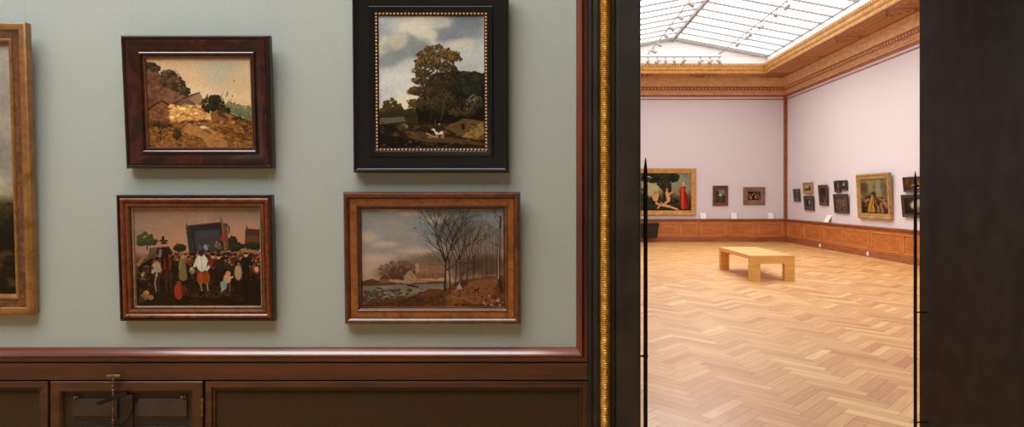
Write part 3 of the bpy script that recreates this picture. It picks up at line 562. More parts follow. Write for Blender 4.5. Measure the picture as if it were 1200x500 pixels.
# the floor: oak blocks laid herringbone, each block a face with its own tint and its own grain coordinates
fm = mat('herringbone_oak', (220, 170, 110), FLOOR_R, coat=.12, spec=.5); t = fm.node_tree; B = t.nodes['Principled BSDF']
at1 = t.nodes.new('ShaderNodeAttribute'); at1.attribute_name = 'tint'; uv = t.nodes.new('ShaderNodeUVMap'); uv.uv_map = 'block'
ramp = t.nodes.new('ShaderNodeValToRGB'); e = ramp.color_ramp.elements; e[0].position = 0; e[0].color = (*lin(FL[0]), 1); e[1].position = 1; e[1].color = (*lin(FL[3]), 1)
for p_, c_ in ((.3, FL[1]), (.72, FL[2])): q = e.new(p_); q.color = (*lin(c_), 1)
mp = t.nodes.new('ShaderNodeMapping'); mp.inputs['Scale'].default_value = (4, 60, 1); nz = t.nodes.new('ShaderNodeTexNoise'); nz.inputs['Scale'].default_value = 1; nz.inputs['Detail'].default_value = 4
t.links.new(uv.outputs[0], mp.inputs[0]); t.links.new(mp.outputs[0], nz.inputs['Vector']); t.links.new(at1.outputs['Fac'], ramp.inputs[0])
mul = t.nodes.new('ShaderNodeMix'); mul.data_type = 'RGBA'; mul.blend_type = 'MULTIPLY'; mul.inputs[0].default_value = 1
mr = t.nodes.new('ShaderNodeMapRange'); mr.inputs[1].default_value = .3; mr.inputs[2].default_value = .7; mr.inputs[3].default_value = .84; mr.inputs[4].default_value = 1.1
t.links.new(nz.outputs['Fac'], mr.inputs[0]); t.links.new(ramp.outputs[0], mul.inputs[6]); t.links.new(mr.outputs[0], mul.inputs[7]); t.links.new(mul.outputs[2], B.inputs['Base Color'])
bp = t.nodes.new('ShaderNodeBump'); bp.inputs['Strength'].default_value = .1; bp.inputs['Distance'].default_value = .002; t.links.new(nz.outputs['Fac'], bp.inputs['Height']); t.links.new(bp.outputs[0], B.inputs['Normal'])
M['floor'] = fm; M['joint'] = mat('dark_floor_joint', (112, 74, 40), .8)

# ---------------------------------------------------------------- structure
def parquet(x0, x1, y0, y1, name):
    bw, n = .1025, 5; vs, fs, tint, uvs = [], [], [], []; s2 = math.sqrt(.5); rng = np.random.RandomState(8); ox = PARQ_X; oy = .05; g_ = .0012
    ext = int((abs(x1)+abs(y1)+abs(x0)+abs(y0))/bw)+10
    def put(a0, b0, a1, b1, along):
        P = [((a-b)*s2+ox, (a+b)*s2+oy) for a, b in ((a0+g_, b0+g_), (a1-g_, b0+g_), (a1-g_, b1-g_), (a0+g_, b1-g_))]
        cx_, cy_ = sum(p[0] for p in P)/4, sum(p[1] for p in P)/4
        if not (x0-.45 < cx_ < x1+.45 and y0-.45 < cy_ < y1+.45): return
        P2 = clip(P)
        if len(P2) < 3: return
        k = len(vs); vs.extend((x, y, 0) for x, y in P2); fs.append(tuple(range(k, k+len(P2)))); tt = float(np.clip(rng.beta(2.2, 2.2)+rng.normal()*.05, 0, 1)); r1, r2 = rng.rand()*50, rng.rand()*50
        for x, y in P2:
            a = ((x-ox)+(y-oy))*s2; b = ((y-oy)-(x-ox))*s2; u, v = (a, b) if along else (b, a); uvs.append((u+r1, v+r2)); tint.append(tt)
    def clip(P):
        for ax, lim, sg in ((0, x0, 1), (0, x1, -1), (1, y0, 1), (1, y1, -1)):
            out = []
            for i in range(len(P)):
                p, q = P[i-1], P[i]; dp, dq = (p[ax]-lim)*sg, (q[ax]-lim)*sg
                if dp*dq < 0: f = dp/(dp-dq); out.append((p[0]+(q[0]-p[0])*f, p[1]+(q[1]-p[1])*f))
                if dq >= 0: out.append(q)
            P = out
            if len(P) < 3: return []
        return P
    for b in range(-ext, ext):
        for m_ in range(-ext//(2*n)-1, ext//(2*n)+2):
            a = b+2*n*m_; xx, yy = (a-b)*bw*s2+ox, (a+b)*bw*s2+oy
            if not (x0-1 < xx < x1+1 and y0-1 < yy < y1+1): continue
            put(a*bw, b*bw, (a+n)*bw, (b+1)*bw, True)                 # block lying along a
            c_ = a; put(c_*bw, (b+1)*bw-0, (c_+1)*bw, (b+1+n)*bw, False)     # block lying along b, on the first one's end
    me = bpy.data.meshes.new(name); me.from_pydata(vs, [], fs); me.materials.append(M['floor'])
    u = me.uv_layers.new(name='block'); u.data.foreach_set('uv', np.array(uvs, np.float32).ravel()); a_ = me.attributes.new('tint', 'FLOAT', 'POINT'); a_.data.foreach_set('value', np.array(tint, np.float32))
    o = bpy.data.objects.new(name, me); C.collection.objects.link(o); return o
fl = MB().box(HX0, GX1+.3, HY0, GY1+.3, -.12, -.0015).build('floor', M['joint'], kind='structure')
p = parquet(HX0, GX1, HY0, GY1, 'parquet'); p.parent = fl
# thick wall with the doorway; the near side is covered in grey green cloth
w1 = MB().box(HX0-.3, DX0-.1, NW, FW, 0, 6.6).box(DX1+.1, GX1+.3, NW, FW, 0, 6.6).box(DX0-.1, DX1+.1, NW, FW, DZ+.1, 6.6).build('wall_front', M['near_wall'], kind='structure')
MB().box(GX0-.2, DX0-.1, FW, FW+.02, .828, 5.25).box(DX1+.1, GX1, FW, FW+.02, .828, 5.25).box(DX0-.1, DX1+.1, FW, FW+.02, DZ+.1, 5.25).build('wall_gallery_entrance', M['far_wall'], kind='structure')
MB().box(HX0-.3, HX0, HY0-.3, NW, 0, HZ+.1).build('wall_near_left', M['near_wall'], kind='structure')
MB().box(HX1, HX1+.3, HY0-.3, NW, 0, HZ+.1).build('wall_near_right', M['near_wall'], kind='structure')
MB().box(HX0, HX1, HY0-.3, HY0, 0, HZ+.1).build('wall_near_rear', M['near_wall'], kind='structure')
def holed(name, X0, X1, Y0, Y1, x0, x1, y0, y1, z0, z1, m):
    return MB().box(X0, x0, Y0, Y1, z0, z1).box(x1, X1, Y0, Y1, z0, z1).box(x0, x1, Y0, y0, z0, z1).box(x0, x1, y1, Y1, z0, z1).build(name, m, kind='structure')
holed('ceiling', HX0-.3, HX1+.3, HY0-.3, NW, *NSK, HZ, HZ+.15, M['plaster'])
wn = struct('window_1'); m_ = MB().box(NSK[0], NSK[1], NSK[2], NSK[3], HZ+.1, HZ+.106).build('glass', M['laylight'], wn)
m_ = MB()
for k in range(6): x = NSK[0]+(NSK[1]-NSK[0])*k/5; m_.box(x-.02, x+.02, NSK[2], NSK[3], HZ+.05, HZ+.1)
for k in range(6): y = NSK[2]+(NSK[3]-NSK[2])*k/5; m_.box(NSK[0], NSK[1], y-.02, y+.02, HZ+.055, HZ+.1)
m_.build('glazing_bars', M['bar'], wn)
# far gallery shell
MB().box(GX0-.3, GX1+.3, GY1, GY1+.3, 0, 6.1).build('wall_far', M['far_wall'], kind='structure')
MB().box(GX1, GX1+.3, FW, GY1, 0, 6.1).build('wall_right', M['far_wall'], kind='structure')
MB().box(GX0-.3, GX0, FW, GY1, 0, 6.1).build('wall_left', M['far_wall'], kind='structure')
def room_ring(name, prof, m, kind=None, parent=None, smooth=30):
    """prof: (in from the wall, height), mitred round the four walls of the gallery"""
    f = lambda p: [(GX0+p[0], FW+p[0], p[1]), (GX1-p[0], FW+p[0], p[1]), (GX1-p[0], GY1-p[0], p[1]), (GX0+p[0], GY1-p[0], p[1])]
    return MB().sweep(prof, f, True).build(name, m, parent, smooth, kind=kind)
cor = room_ring('trim_1', [(0, 5.2), (.03, 5.2), (.035, 5.235), (.06, 5.25), (.065, 5.275)], M['cornice_red'], 'structure')
room_ring('carved_band', [(.065, 5.275), (.07, 5.29), (.075, 5.40), (.10, 5.42)], M['cornice'], None, cor)
room_ring('bead_band', [(.10, 5.42), (.115, 5.44), (.12, 5.53), (.145, 5.55)], M['cornice_red'], None, cor)
room_ring('upper_moulding', [(.145, 5.55), (.15, 5.60), (.165, 5.66), (.185, 5.70), (.19, 5.75), (.205, 5.76), (.21, 5.80), (.225, 5.81), (.23, 5.845)], M['cornice'], None, cor)
def along_walls(step, fn):
    n = int((GX1-GX0)/step)
    for k in range(n): fn('far', GX0+(k+.5)*step)
    n = int((GY1-FW)/step)
    for k in range(n): fn('right', FW+(k+.5)*step)
mb = MB()
def f_(w, q):
    if w == 'far': mb.box(q-.016, q+.016, GY1-.115, GY1-.06, 5.30, 5.395)
    else: mb.box(GX1-.115, GX1-.06, q-.016, q+.016, 5.30, 5.395)
along_walls(.062, f_); mb.build('dentil_blocks', M['cornice'], cor)
mb = MB()
def f_(w, q):
    if w == 'far': mb.bead((q, GY1-.125, 5.488), .036, .9, .9, 1.1)
    else: mb.bead((GX1-.125, q, 5.488), .036, .9, .9, 1.1)
along_walls(.13, f_); mb.build('egg_ornament', M['cornice'], cor, 60)
sof = room_ring('ceiling_gallery', [(.23, 5.845), (.24, 5.86), (.30, 5.86), (.31, 5.875), (1.10, 5.84), (1.12, 5.82), (1.16, 5.82)], M['soffit'], 'structure')
mb = MB()
def soff_panel(a0, a1, wall):
    for q, (i0, i1) in enumerate(((.38, 1.04), (.46, .96), (.56, .86), (.64, .78))):
        a_, b_ = a0+.1+q*.16, a1-.1-q*.16; h = 5.858-q*.002; th = .022
        for (p0, p1, s0, s1) in ((a_, b_, i0, i0+th), (a_, b_, i1-th, i1), (a_, a_+th, i0, i1), (b_-th, b_, i0, i1)):
            if wall == 'right': mb.box(GX1-s1, GX1-s0, p0, p1, 5.825, 5.87)
            else: mb.box(p0, p1, GY1-s1, GY1-s0, 5.825, 5.87)
y = GY1-1.2
while y-2.3 > FW+1.0: soff_panel(y-2.3, y, 'right'); y -= 2.36
x = GX0+1.2
while x+2.1 < GX1-.9: soff_panel(x, x+2.1, 'far'); x += 2.16
mb.build('soffit_mouldings', M['soffit_line'], sof)
gil = room_ring('trim_2', [(1.16, 5.82), (1.17, 5.80), (1.2, 5.80), (1.215, 5.83), (1.215, 5.88), (1.235, 5.90), (1.26, 5.96), (1.255, 6.01), (1.275, 6.03), (1.28, 6.08), (1.30, 6.09), (1.30, 6.12), (S_OUT-.02, 6.12)], M['far_gold'], 'structure')
mb = MB()
def f_(w, q):
    if not (GX0+1.3 < q or w == 'right'): return
    if w == 'far':
        if q < GX1-1.3: mb.bead((q, GY1-1.285, 6.065), .03, 1.1, .8, 1)
    elif FW+1.3 < q < GY1-1.3: mb.bead((GX1-1.285, q, 6.065), .03, .8, 1.1, 1)
along_walls(.1, f_); mb.build('gilt_beading', M['cornice'], gil, 60)
# roof light of the gallery: kerb, gable roof of clear glass, white glazing bars
SX0, SX1, SY0, SY1, EZ, RZ = GX0+S_OUT, GX1-S_OUT, FW+S_OUT, GY1-S_OUT+.02, 6.41, 7.02; RX = (SX0+SX1)/2
holed('trim_3', SX0-.12, SX1+.12, SY0-.12, SY1+.12, SX0, SX1, SY0, SY1, 6.09, EZ, M['white'])
win = struct('window_2')
MB().add([(SX0, SY0, EZ), (SX0, SY1, EZ), (RX, SY1, RZ), (RX, SY0, RZ), (SX1, SY0, EZ), (SX1, SY1, EZ)], [(0, 1, 2, 3), (3, 2, 5, 4)]).build('glass', M['glass'], win)
MB().prism([(SX0, EZ-.01), (SX1, EZ-.01), (RX, RZ)], SY0-.06, SY0).build('gable', M['white'], win); MB().prism([(SX0, EZ-.01), (SX1, EZ-.01), (RX, RZ)], SY1, SY1+.06).build('gable', M['white'], win)
mb = MB(); y = 20.55
while y > SY0:
    for x in (SX0, SX1): mb.tube([(x, y, EZ-.03), (RX, y, RZ-.03)], BAR, 4)
    y -= .63
mb.build('glazing_bars', M['bar'], win)
MB().box(RX-.05, RX+.05, SY0, SY1, RZ-.12, RZ-.01).build('ridge_beam', M['bar'], win)
mb = MB()
for x in (SX0, SX1): mb.tube([(x, SY1-.05, EZ-.03), (RX, SY1-.05, RZ-.03)], .04, 4); mb.box(x-.02, x+.02, SY0, SY1, EZ-.03, EZ)
mb.build('gable_rafters', M['bar'], win)

# ---------------------------------------------------------------- panelling of the far gallery
def dado(name, u0, u1, panels, P):
    """P(u, out, z) -> world point; a skirting, rails, a capping and fielded panels"""
    def bx(m_, a, b, o0, o1, z0, z1):
        c0, c1 = P(a, o0, z0), P(b, o1, z1); m_.box(min(c0[0], c1[0]), max(c0[0], c1[0]), min(c0[1], c1[1]), max(c0[1], c1[1]), z0, z1)
    m_ = MB(); bx(m_, u0, u1, -.0, .03, .0, .80); d_ = m_.build(name, M['oak'], kind='structure')
    m_ = MB(); bx(m_, u0, u1, .03, .07, 0, .035); bx(m_, u0, u1, .03, .062, .035, .15); bx(m_, u0, u1, .03, .05, .15, .175); m_.build('skirting_board', M['oak_dark'], d_)
    m_ = MB(); bx(m_, u0, u1, 0, .09, .79, .828); bx(m_, u0, u1, 0, .07, .76, .79); bx(m_, u0, u1, 0, .05, .72, .76); m_.build('capping_rail', M['oak_dark'], d_)
    m_ = MB(); e_ = [u0]+[v for a, b in panels for v in (a, b)]+[u1]
    for a, b in zip(e_[0::2], e_[1::2]): bx(m_, a, b, .03, .05, .175, .72)
    for a, b in panels: bx(m_, a, b, .03, .05, .175, .225); bx(m_, a, b, .03, .05, .675, .72)
    m_.build('stiles', M['oak'], d_)
    for a, b in panels:
        m_ = MB()
        for k, (i, o) in enumerate(((0, .058), (.05, .04))):
            A, B_, z0, z1, w_ = a+i, b-i, .225+i, .675-i, .016
            bx(m_, A, B_, .03, o, z0, z0+w_); bx(m_, A, B_, .03, o, z1-w_, z1); bx(m_, A, A+w_, .03, o, z0, z1); bx(m_, B_-w_, B_, .03, o, z0, z1)
        q_ = m_.build('panel', M['oak_edge'], d_); m_ = MB(); bx(m_, a+.085, b-.085, .03, .042, .31, .59); m_.build('panel_field', M['oak'], q_)
    return d_
fp = [(.45, 1.3), (1.42, 2.0), (2.12, 3.0), (3.12, 4.17), (4.29, 5.0), (5.12, 5.70), (5.85, 6.76), (6.92, 7.76), (7.91, 8.80)]
dado('trim_4', GX0, GX1, fp, lambda u, o, z: (u, GY1-o, z))
yp = [(20.54, 21.64), (19.2, 20.34), (17.8, 18.96), (16.4, 17.6), (14.92, 16.2), (14.0, 14.8), (12.7, 13.85), (11.4, 12.55), (10.1, 11.25), (8.8, 9.95), (7.5, 8.65), (6.2, 7.35), (4.9, 6.05)][::-1]
dado('trim_5', FW, GY1-.075, yp, lambda u, o, z: (GX1-o, u, z))
dado('trim_6', FW, GY1-.075, yp, lambda u, o, z: (GX0+o, u, z))
MB().box(GX1-.10, GX1-.0, GY1-.035, GY1, .83, 5.2).box(GX1-.03, GX1, GY1-.10, GY1-.035, .83, 5.2).build('trim_7', M['oak_dark'], kind='structure')
MB().box(GX0, GX1, GY1-.03, GY1, 5.10, 5.125).box(GX1-.03, GX1, FW, GY1-.03, 5.10, 5.125).build('trim_8', M['cornice_red'], kind='structure')

# ---------------------------------------------------------------- portal and near wainscot
def seg(a, b, m_, name, parent, z0, z1): pass
door = struct('door_1')
def upright(prof, z1, side):
    """prof: (x out from the opening edge, y) pushed up from the floor on both sides and over the top, mitred"""
    f = lambda p: [(DX0-p[0], p[1], 0), (DX0-p[0], p[1], DZ+p[0]), (DX1+p[0], p[1], DZ+p[0]), (DX1+p[0], p[1], 0)]
    return MB().sweep(prof, f)
YF = 2.5
upright([(0, FW+.02), (0, 2.525), (.006, 2.505), (.012, YF), (.095, YF), (.100, 2.507), (.106, 2.515), (.112, 2.507), (.118, 2.525), (.124, 2.53), (.128, 2.6)], DZ, 0).build('jamb', M['portal_black'], door, 25)
upright([(.168, 2.6), (.172, 2.52), (.182, 2.515), (.19, 2.53), (.196, 2.54), (.204, 2.535), (.212, 2.55), (.2165, 2.6)], DZ, 0).build('outer_moulding', M['portal_black'], door, 25)
prof = [(.124+.046*k/10, 2.535-.028*math.sin(math.pi*k/10)) for k in range(11)]
mb = MB(); rows = []; st = .0021; zz = 0.0; k = 0; vs = []; fs = []; n = len(prof)
def gold_run(fx):
    vs = []; fs = []; N = int(3.5/st); r_ = random.Random(3)
    for k in range(N):
        z = k*st; ph = z/.0088; big = .5+.5*math.sin(z/.055*2*math.pi)
        for q, (x, y) in enumerate(prof):
            u = q/10; rid = math.sin(2*math.pi*(ph+.25*u))
            amp = .0036*min(1, 5*u, 5*(1-u)+.2)
            vs.append((fx(x), y-amp*rid-.0022*big*math.sin(math.pi*u)*(1 if .2 < u < .8 else .3), z))
    for k in range(N-1):
        for q in range(n-1): fs.append((k*n+q, k*n+q+1, (k+1)*n+q+1, (k+1)*n+q))
    return vs, fs
mb.add(*gold_run(lambda x: DX0-x)); mb.build('gilded_moulding', M['gold'], door, 50)
mb = MB(); mb.add(*gold_run(lambda x: DX1+x)); mb.build('gilded_moulding', M['gold'], door, 50)
# rail, upright trim: one moulding, mitred where they meet; frieze board below
TX = (675-CX)/F*2.6; RZ1 = 1.6-(407-CY)/F*2.592; TO = DX0-.2165     # inner corner of the cloth field
rp = [(0, 2.6), (.0, 2.596), (.004, 2.589), (.014, 2.579), (.024, 2.568), (.028, 2.566), (.032, 2.568), (.038, 2.574), (.042, 2.582), (.047, 2.582), (.049, 2.588), (.0585, 2.588), (.0585, 2.6)]
wk = (TO-TX)/.0585
f = lambda p: [(HX0, p[1], RZ1-p[0]), (TX+p[0]*wk, p[1], RZ1-p[0]), (TX+p[0]*wk, p[1], 4.6)]
MB().sweep(rp, f).build('trim_9', M['mahogany'], kind='structure', smooth=40)
FZ0 = 1.6-(444.5-CY)/F*2.58
MB().box(HX0, TO+.002, 2.575, 2.6, FZ0, RZ1-.064).box(HX0, TO+.002, 2.59, 2.6, RZ1-.064, RZ1-.058).box(HX0, TO+.004, 2.57, 2.6, 0, .12).build('trim_10', M['frieze'], kind='structure', bevel=.002)
MB().box(HX0, TO, 2.597, 2.6, .12, FZ0).build('trim_11', M['black'], kind='structure')
def rect_frame(x0, x1, z0, z1, prof):
    f = lambda p: [(x0+p[0], p[1], z0+p[0]), (x1-p[0], p[1], z0+p[0]), (x1-p[0], p[1], z1-p[0]), (x0+p[0], p[1], z1-p[0])]
    return MB().sweep(prof, f, True)
def X_(px, Y=2.58): return (px-CX)/F*Y
FT = FZ0-.006
def wain(px0, px1, label):
    x0, x1 = px0, px1; t_ = thing('wainscot_panel', label, 'wall panel', ((x0+x1)/2, 2.6, .13)); c = (x0+x1)/2
    rect_frame(x0-c, x1-c, 0, FT-.13, [(0, -.003), (0, -.022), (.004, -.024), (.026, -.024), (.030, -.016), (.034, -.018), (.038, -.018), (.042, -.006)]).build('frame', M['door_wood'], t_, 30)
    MB().box(x0-c+.036, x1-c-.036, -.009, -.003, .036, FT-.166).build('cloth_infill', M['textile_panel'], t_); return t_
wain(X_(241), X_(690.3), 'long dark olive cloth wall panel right of the hatch, under the black framed landscape')
wain(X_(-150), X_(56.5), 'dark olive cloth wall panel at the left edge, beside the hatch')
hx0, hx1 = X_(60), X_(238); hc = (hx0+hx1)/2; hw = (hx1-hx0)/2; HT = FT-.13
hat = thing('cabinet_hatch', 'brown wooden hatch in the wainscot with two dark flaps and an old latch', 'hatch', (hc, 2.6, .13))
rect_frame(-hw, hw, 0, HT, [(0, -.003), (0, -.024), (.004, -.027), (.038, -.027), (.042, -.021), (.046, -.022), (.05, -.01)]).build('frame', M['door_wood'], hat, 30)
MB().box(-hw+.045, hw-.045, -.010, -.003, .045, HT-.045).build('back_board', M['dark_board'], hat)
def hx(px): return X_(px)-hc
def hz(py): return 1.6-(py-CY)/F*2.58-.13
for i in range(4):
    z1 = hz(467.5)-i*.118; z0 = z1-.074
    for a, b in ((84.5, 137), (157.5, 218.5)):
        fl_ = MB().box(hx(a), hx(b), -.0185, -.010, z0, z1).build('flap', M['flap_metal'], hat, bevel=.0015)
        MB().box(hx(a)+.002, hx(b)-.002, -.014, -.010, z0-.014, z0-.003).build('slot', M['black'], hat)
MB().box(hx(140), hx(155), -.0165, -.010, .05, hz(462)).build('centre_stile', M['dark_board'], hat)
for a in (89, 214.5): MB().box(hx(a)-.011, hx(a)+.011, -.02, -.010, hz(466.5), hz(464)).bead((hx(a), -.023, hz(465)), .0055).build('turn_button', M['old_brass'], hat)
for z in (hz(474), .2): MB().tube([(hw+.002, -.03, z-.035), (hw+.002, -.03, z+.02)], .0045, 8).bead((hw+.002, -.03, z+.024), .007).bead((hw+.002, -.03, z-.039), .007).build('hinge', M['old_brass'], hat, 40)
lat = MB().tube([(hx(137.6), -.045, hz(499)), (hx(137.6), -.045, hz(455))], .0035, 8).box(hx(130), hx(146), -.03, -.02, hz(505), hz(499))
lat.lathe([(.004, 0), (.007, .004), (.004, .008), (.004, .014), (.0085, .018), (.005, .024), (.004, .04)], (hx(137.6), -.045, hz(455)), 10).lathe([(.004, 0), (.0075, .004), (.004, .012), (.007, .016), (.004, .021)], (hx(137.6), -.045, hz(494)), 10)
L_ = lat.build('latch', M['old_brass'], hat, 40)
MB().tube([(hx(129.7), -.045, hz(438.6)), (hx(138), -.045, hz(438.2)), (hx(146.3), -.045, hz(437.8))], [.0062, .007, .0062], 10).tube([(hx(137.6), -.045, hz(445)), (hx(137.6), -.045, hz(439))], .0045, 8).build('handle', M['old_brass'], L_, 40)
MB().tube([(hx(121), -.055, hz(469.8)), (hx(137), -.05, hz(463.8)), (hx(154), -.045, hz(457.5))], [.0075, .0088, .0075], 8).build('lever', M['iron'], L_, 40)
MB().tube([(hx(157.6), -.03, hz(467)), (hx(157.8), -.034, hz(478)), (hx(154), -.036, hz(487)), (hx(148), -.04, hz(495)), (hx(141), -.04, hz(503))], [.004, .004, .005, .005, .004], 8).bead((hx(157.6), -.02, hz(468)), .008).box(hx(154), hx(161), -.022, -.01, hz(471), hz(467)).build('hook', M['iron'], L_, 40)
MB().bead((hx(158), -.014, hz(459)), .0045).bead((hx(164), -.014, hz(459)), .0045).build('screw', M['old_brass'], hat)

# spiked iron rods standing in the doorway
def rod(x, y, wall_x, label, tip):
    t_ = thing('iron_rod', label, 'iron rod', (x, y, 0)); sg = 1 if wall_x > x else -1; g_ = abs(wall_x-x)
    MB().tube([(0, 0, .0), (0, 0, tip-.085)], .0092, 10).lathe([(.02, 0), (.02, .02), (.012, .03), (.0092, .05)]).build('shaft', M['iron'], t_, 40)
    MB().lathe([(.0092, 0), (.0105, .003), (.0105, .006), (.0092, .009)], (0, 0, tip-.132)).lathe([(.009, 0), (.020, .006), (.028, .011), (.023, .014), (.012, .019), (.0095, .026)], (0, 0, tip-.1)).build('collar', M['iron'], t_, 40)
    MB().lathe([(.0098, 0), (.0098, .012), (.0078, .035), (.0035, .072), (.0012, .085)], (0, 0, tip-.085)).build('spike', M['iron'], t_, 40)
    for z in (.25, .91): MB().tube([(0, 0, z), (sg*(g_+.01), 0, z)], .0045, 8).bead((0, 0, z), .0125).bead((sg*g_, 0, z), .008).build('stay', M['iron'], t_, 40)
rod(.4695, 2.65, DX0, 'black spiked iron rod against the left side of the doorway', 1.773)
rod(2.269, 3.66, DX1, 'black spiked iron rod against the right side of the doorway', 1.757)

# ---------------------------------------------------------------- pictures
def picture(name, label, loc, rot, w, h, segs, arr, inset, depth, board='painted_panel', wires=0, wire_h=1.):
    t_ = thing(name, label, 'painting', loc, rot)
    f = lambda p: [(-w/2+p[0], -p[1], p[0]), (w/2-p[0], -p[1], p[0]), (w/2-p[0], -p[1], h-p[0]), (-w/2+p[0], -p[1], h-p[0])]
    last = None
    for nm, m, prof in segs:
        if last: prof = [last]+prof
        if nm == 'frame': prof = [(inset, .001), (0.004, .001), (0, .004)]+prof
        o = MB().sweep(prof, f, True).build(nm, M[m], t_, 35); last = prof[-1]
    paint_mesh(board, arr, w-2*inset+.006, h-2*inset+.006, M['paint'], t_, -depth, inset-.003)
    if wires:
        th = rot[0]
        for sx in (-1, 1):
            x = sx*w*wires; MB().tube([(x, -.004, h-.02), (x, -.004+math.sin(th)*wire_h, h+math.cos(th)*wire_h)], .0007, 4).build('hanging_wire', M['wire'], t_)
    return t_
def near_geo(pl, pr, yb, yt, d, lean):
    th = R(lean); Yb = NW-d*math.cos(th)-.002; x0, x1 = (pl-CX)/F*Yb, (pr-CX)/F*Yb; zb = EYE-(yb-CY)/F*Yb; a = (CY-yt)/F
    h = (a*Yb-(zb-EYE))/(math.cos(th)+a*math.sin(th)); return (x0+x1)/2, x1-x0, zb+d*math.sin(th), h, th
x, w_, z, h_, th = near_geo(147, 319.3, 197.5, 41, .036, 3.8)
picture('framed_painting', 'sandy hillside landscape in a dark red-brown frame, above the village crowd scene', (x, NW-.002, z), (th, 0, 0), w_, h_,
  [('frame', 'dark_red_edge', [(0, .026), (.003, .033), (.007, .036), (.012, .036), (.016, .031)]),
   ('cove_moulding', 'dark_mahogany_frame', [(.020, .034), (.034, .033), (.042, .030), (.050, .025), (.060, .0205), (.066, .020)]),
   ('inner_moulding', 'dark_mahogany_frame', [(.068, .026), (.072, .0285), (.076, .026), (.078, .020), (.084, .018)]),
   ('sight_edge', 'brown_fillet', [(.085, .020), (.089, .020), (.092, .012)])], paint_sandy_hill(), .091, .0125, wires=.46, wire_h=.9)
x, w_, z, h_, th = near_geo(139.8, 320.6, 376.4, 228.3, .036, 2.6)
picture('framed_painting', 'village crowd around a booth stage, in an orange-brown veneered frame', (x, NW-.002, z), (th, 0, 0), w_, h_,
  [('frame', 'dark_red_edge', [(0, .030), (.003, .034), (.008, .034), (.011, .029)]),
   ('veneer_band', 'orange_burl', [(.013, .032), (.018, .036), (.025, .036), (.030, .031)]),
   ('inner_moulding', 'warm_band', [(.032, .026), (.034, .026), (.037, .030), (.042, .031), (.047, .028), (.049, .020)]),
   ('shadow_rebate', 'dark_red_edge', [(.053, .018)]), ('sight_edge', 'pale_fillet', [(.0545, .020), (.058, .020), (.0615, .012)])], paint_village_crowd(), .0605, .0125, wires=.47, wire_h=.095)
x, w_, z, h_, th = near_geo(413.5, 596.5, 202.3, -13, .04, 1.6)
P3 = picture('framed_painting', 'tall oak wood landscape with a white horse, in a broad black frame', (x, NW-.002, z), (th, 0, 0), w_, h_,
  [('frame', 'ebony', [(0, .030), (.002, .036), (.006, .040), (.010, .040), (.013, .036), (.016, .036)]),
   ('bevelled_band', 'ebony', [(.019, .034), (.035, .030), (.055, .0265), (.066, .025)]),
   ('inner_moulding', 'ebony', [(.068, .029), (.071, .031), (.074, .030), (.086, .0215), (.090, .020)])], paint_oak_wood(), .104, .0125)
mb = MB(); i_ = .097; ww, hh = w_/2-i_, h_
fr = MB().sweep([(.090, .020), (.091, .019), (.1025, .0165), (.106, .012)], lambda p: [(-w_/2+p[0], -p[1], p[0]), (w_/2-p[0], -p[1], p[0]), (w_/2-p[0], -p[1], h_-p[0]), (-w_/2+p[0], -p[1], h_-p[0])], True).build('sight_edge', M['dark_red_edge'], P3, 35)
n = 30
for k in range(n+1):
    x_ = -ww+2*ww*k/n
    for z_ in (i_, h_-i_): mb.bead((x_, -.0195, z_), .0042, 1.25, .9, 1.0)
n = 40
for k in range(1, n):
    z_ = i_+(h_-2*i_)*k/n
    for x_ in (-ww, ww): mb.bead((x_, -.0195, z_), .0042, 1, .9, 1.25)
M['bead_gold'] = mat('pale_gilt_bead', (206, 164, 118), .35, .3); mb.build('gilt_beading', M['bead_gold'], P3, 60)
for sx in (-1, 1): MB().tube([(sx*.25, -.004, h_-.02), (sx*.25, -.004+math.sin(th)*1.2, h_+1.2)], .0007, 4).build('hanging_wire', M['wire'], P3)
x, w_, z, h_, th = near_geo(403, 609.8, 380.2, 224.8, .036, 2.4)
picture('framed_painting', 'winter village by a river with bare trees, in a honey-brown frame', (x, NW-.002, z), (th, 0, 0), w_, h_,
  [('frame', 'russet_edge', [(0, .022), (.003, .031), (.008, .036), (.015, .037), (.022, .033), (.026, .025)]),
   ('veneer_band', 'honey_band', [(.029, .027), (.050, .025), (.053, .024)]),
   ('inner_moulding', 'brown_fillet', [(.055, .028), (.059, .029), (.062, .026), (.063, .021), (.066, .019)]),
   ('sight_edge', 'russet_edge', [(.067, .021), (.070, .021), (.073, .012)])], paint_winter_village(), .072, .0125, wires=.4, wire_h=.06)
x, w_, z, h_, th = near_geo(-214, 38.8, 369, 26, .036, 2.0)
picture('framed_painting', 'large picture cut by the left edge, in a walnut frame with light edges', (x, NW-.002, z), (th, 0, 0), w_, h_,
  [('frame', 'light_edge', [(0, .030), (.004, .034), (.010, .036), (.020, .036), (.028, .034), (.032, .029)]),
   ('veneer_band', 'burr_walnut', [(.036, .028), (.060, .025), (.064, .024)]),
   ('sight_edge', 'light_edge', [(.066, .028), (.070, .030), (.076, .028), (.080, .020), (.086, .012)])], paint_edge_landscape(), .085, .0125, board='painted_canvas', wires=.47, wire_h=.4)

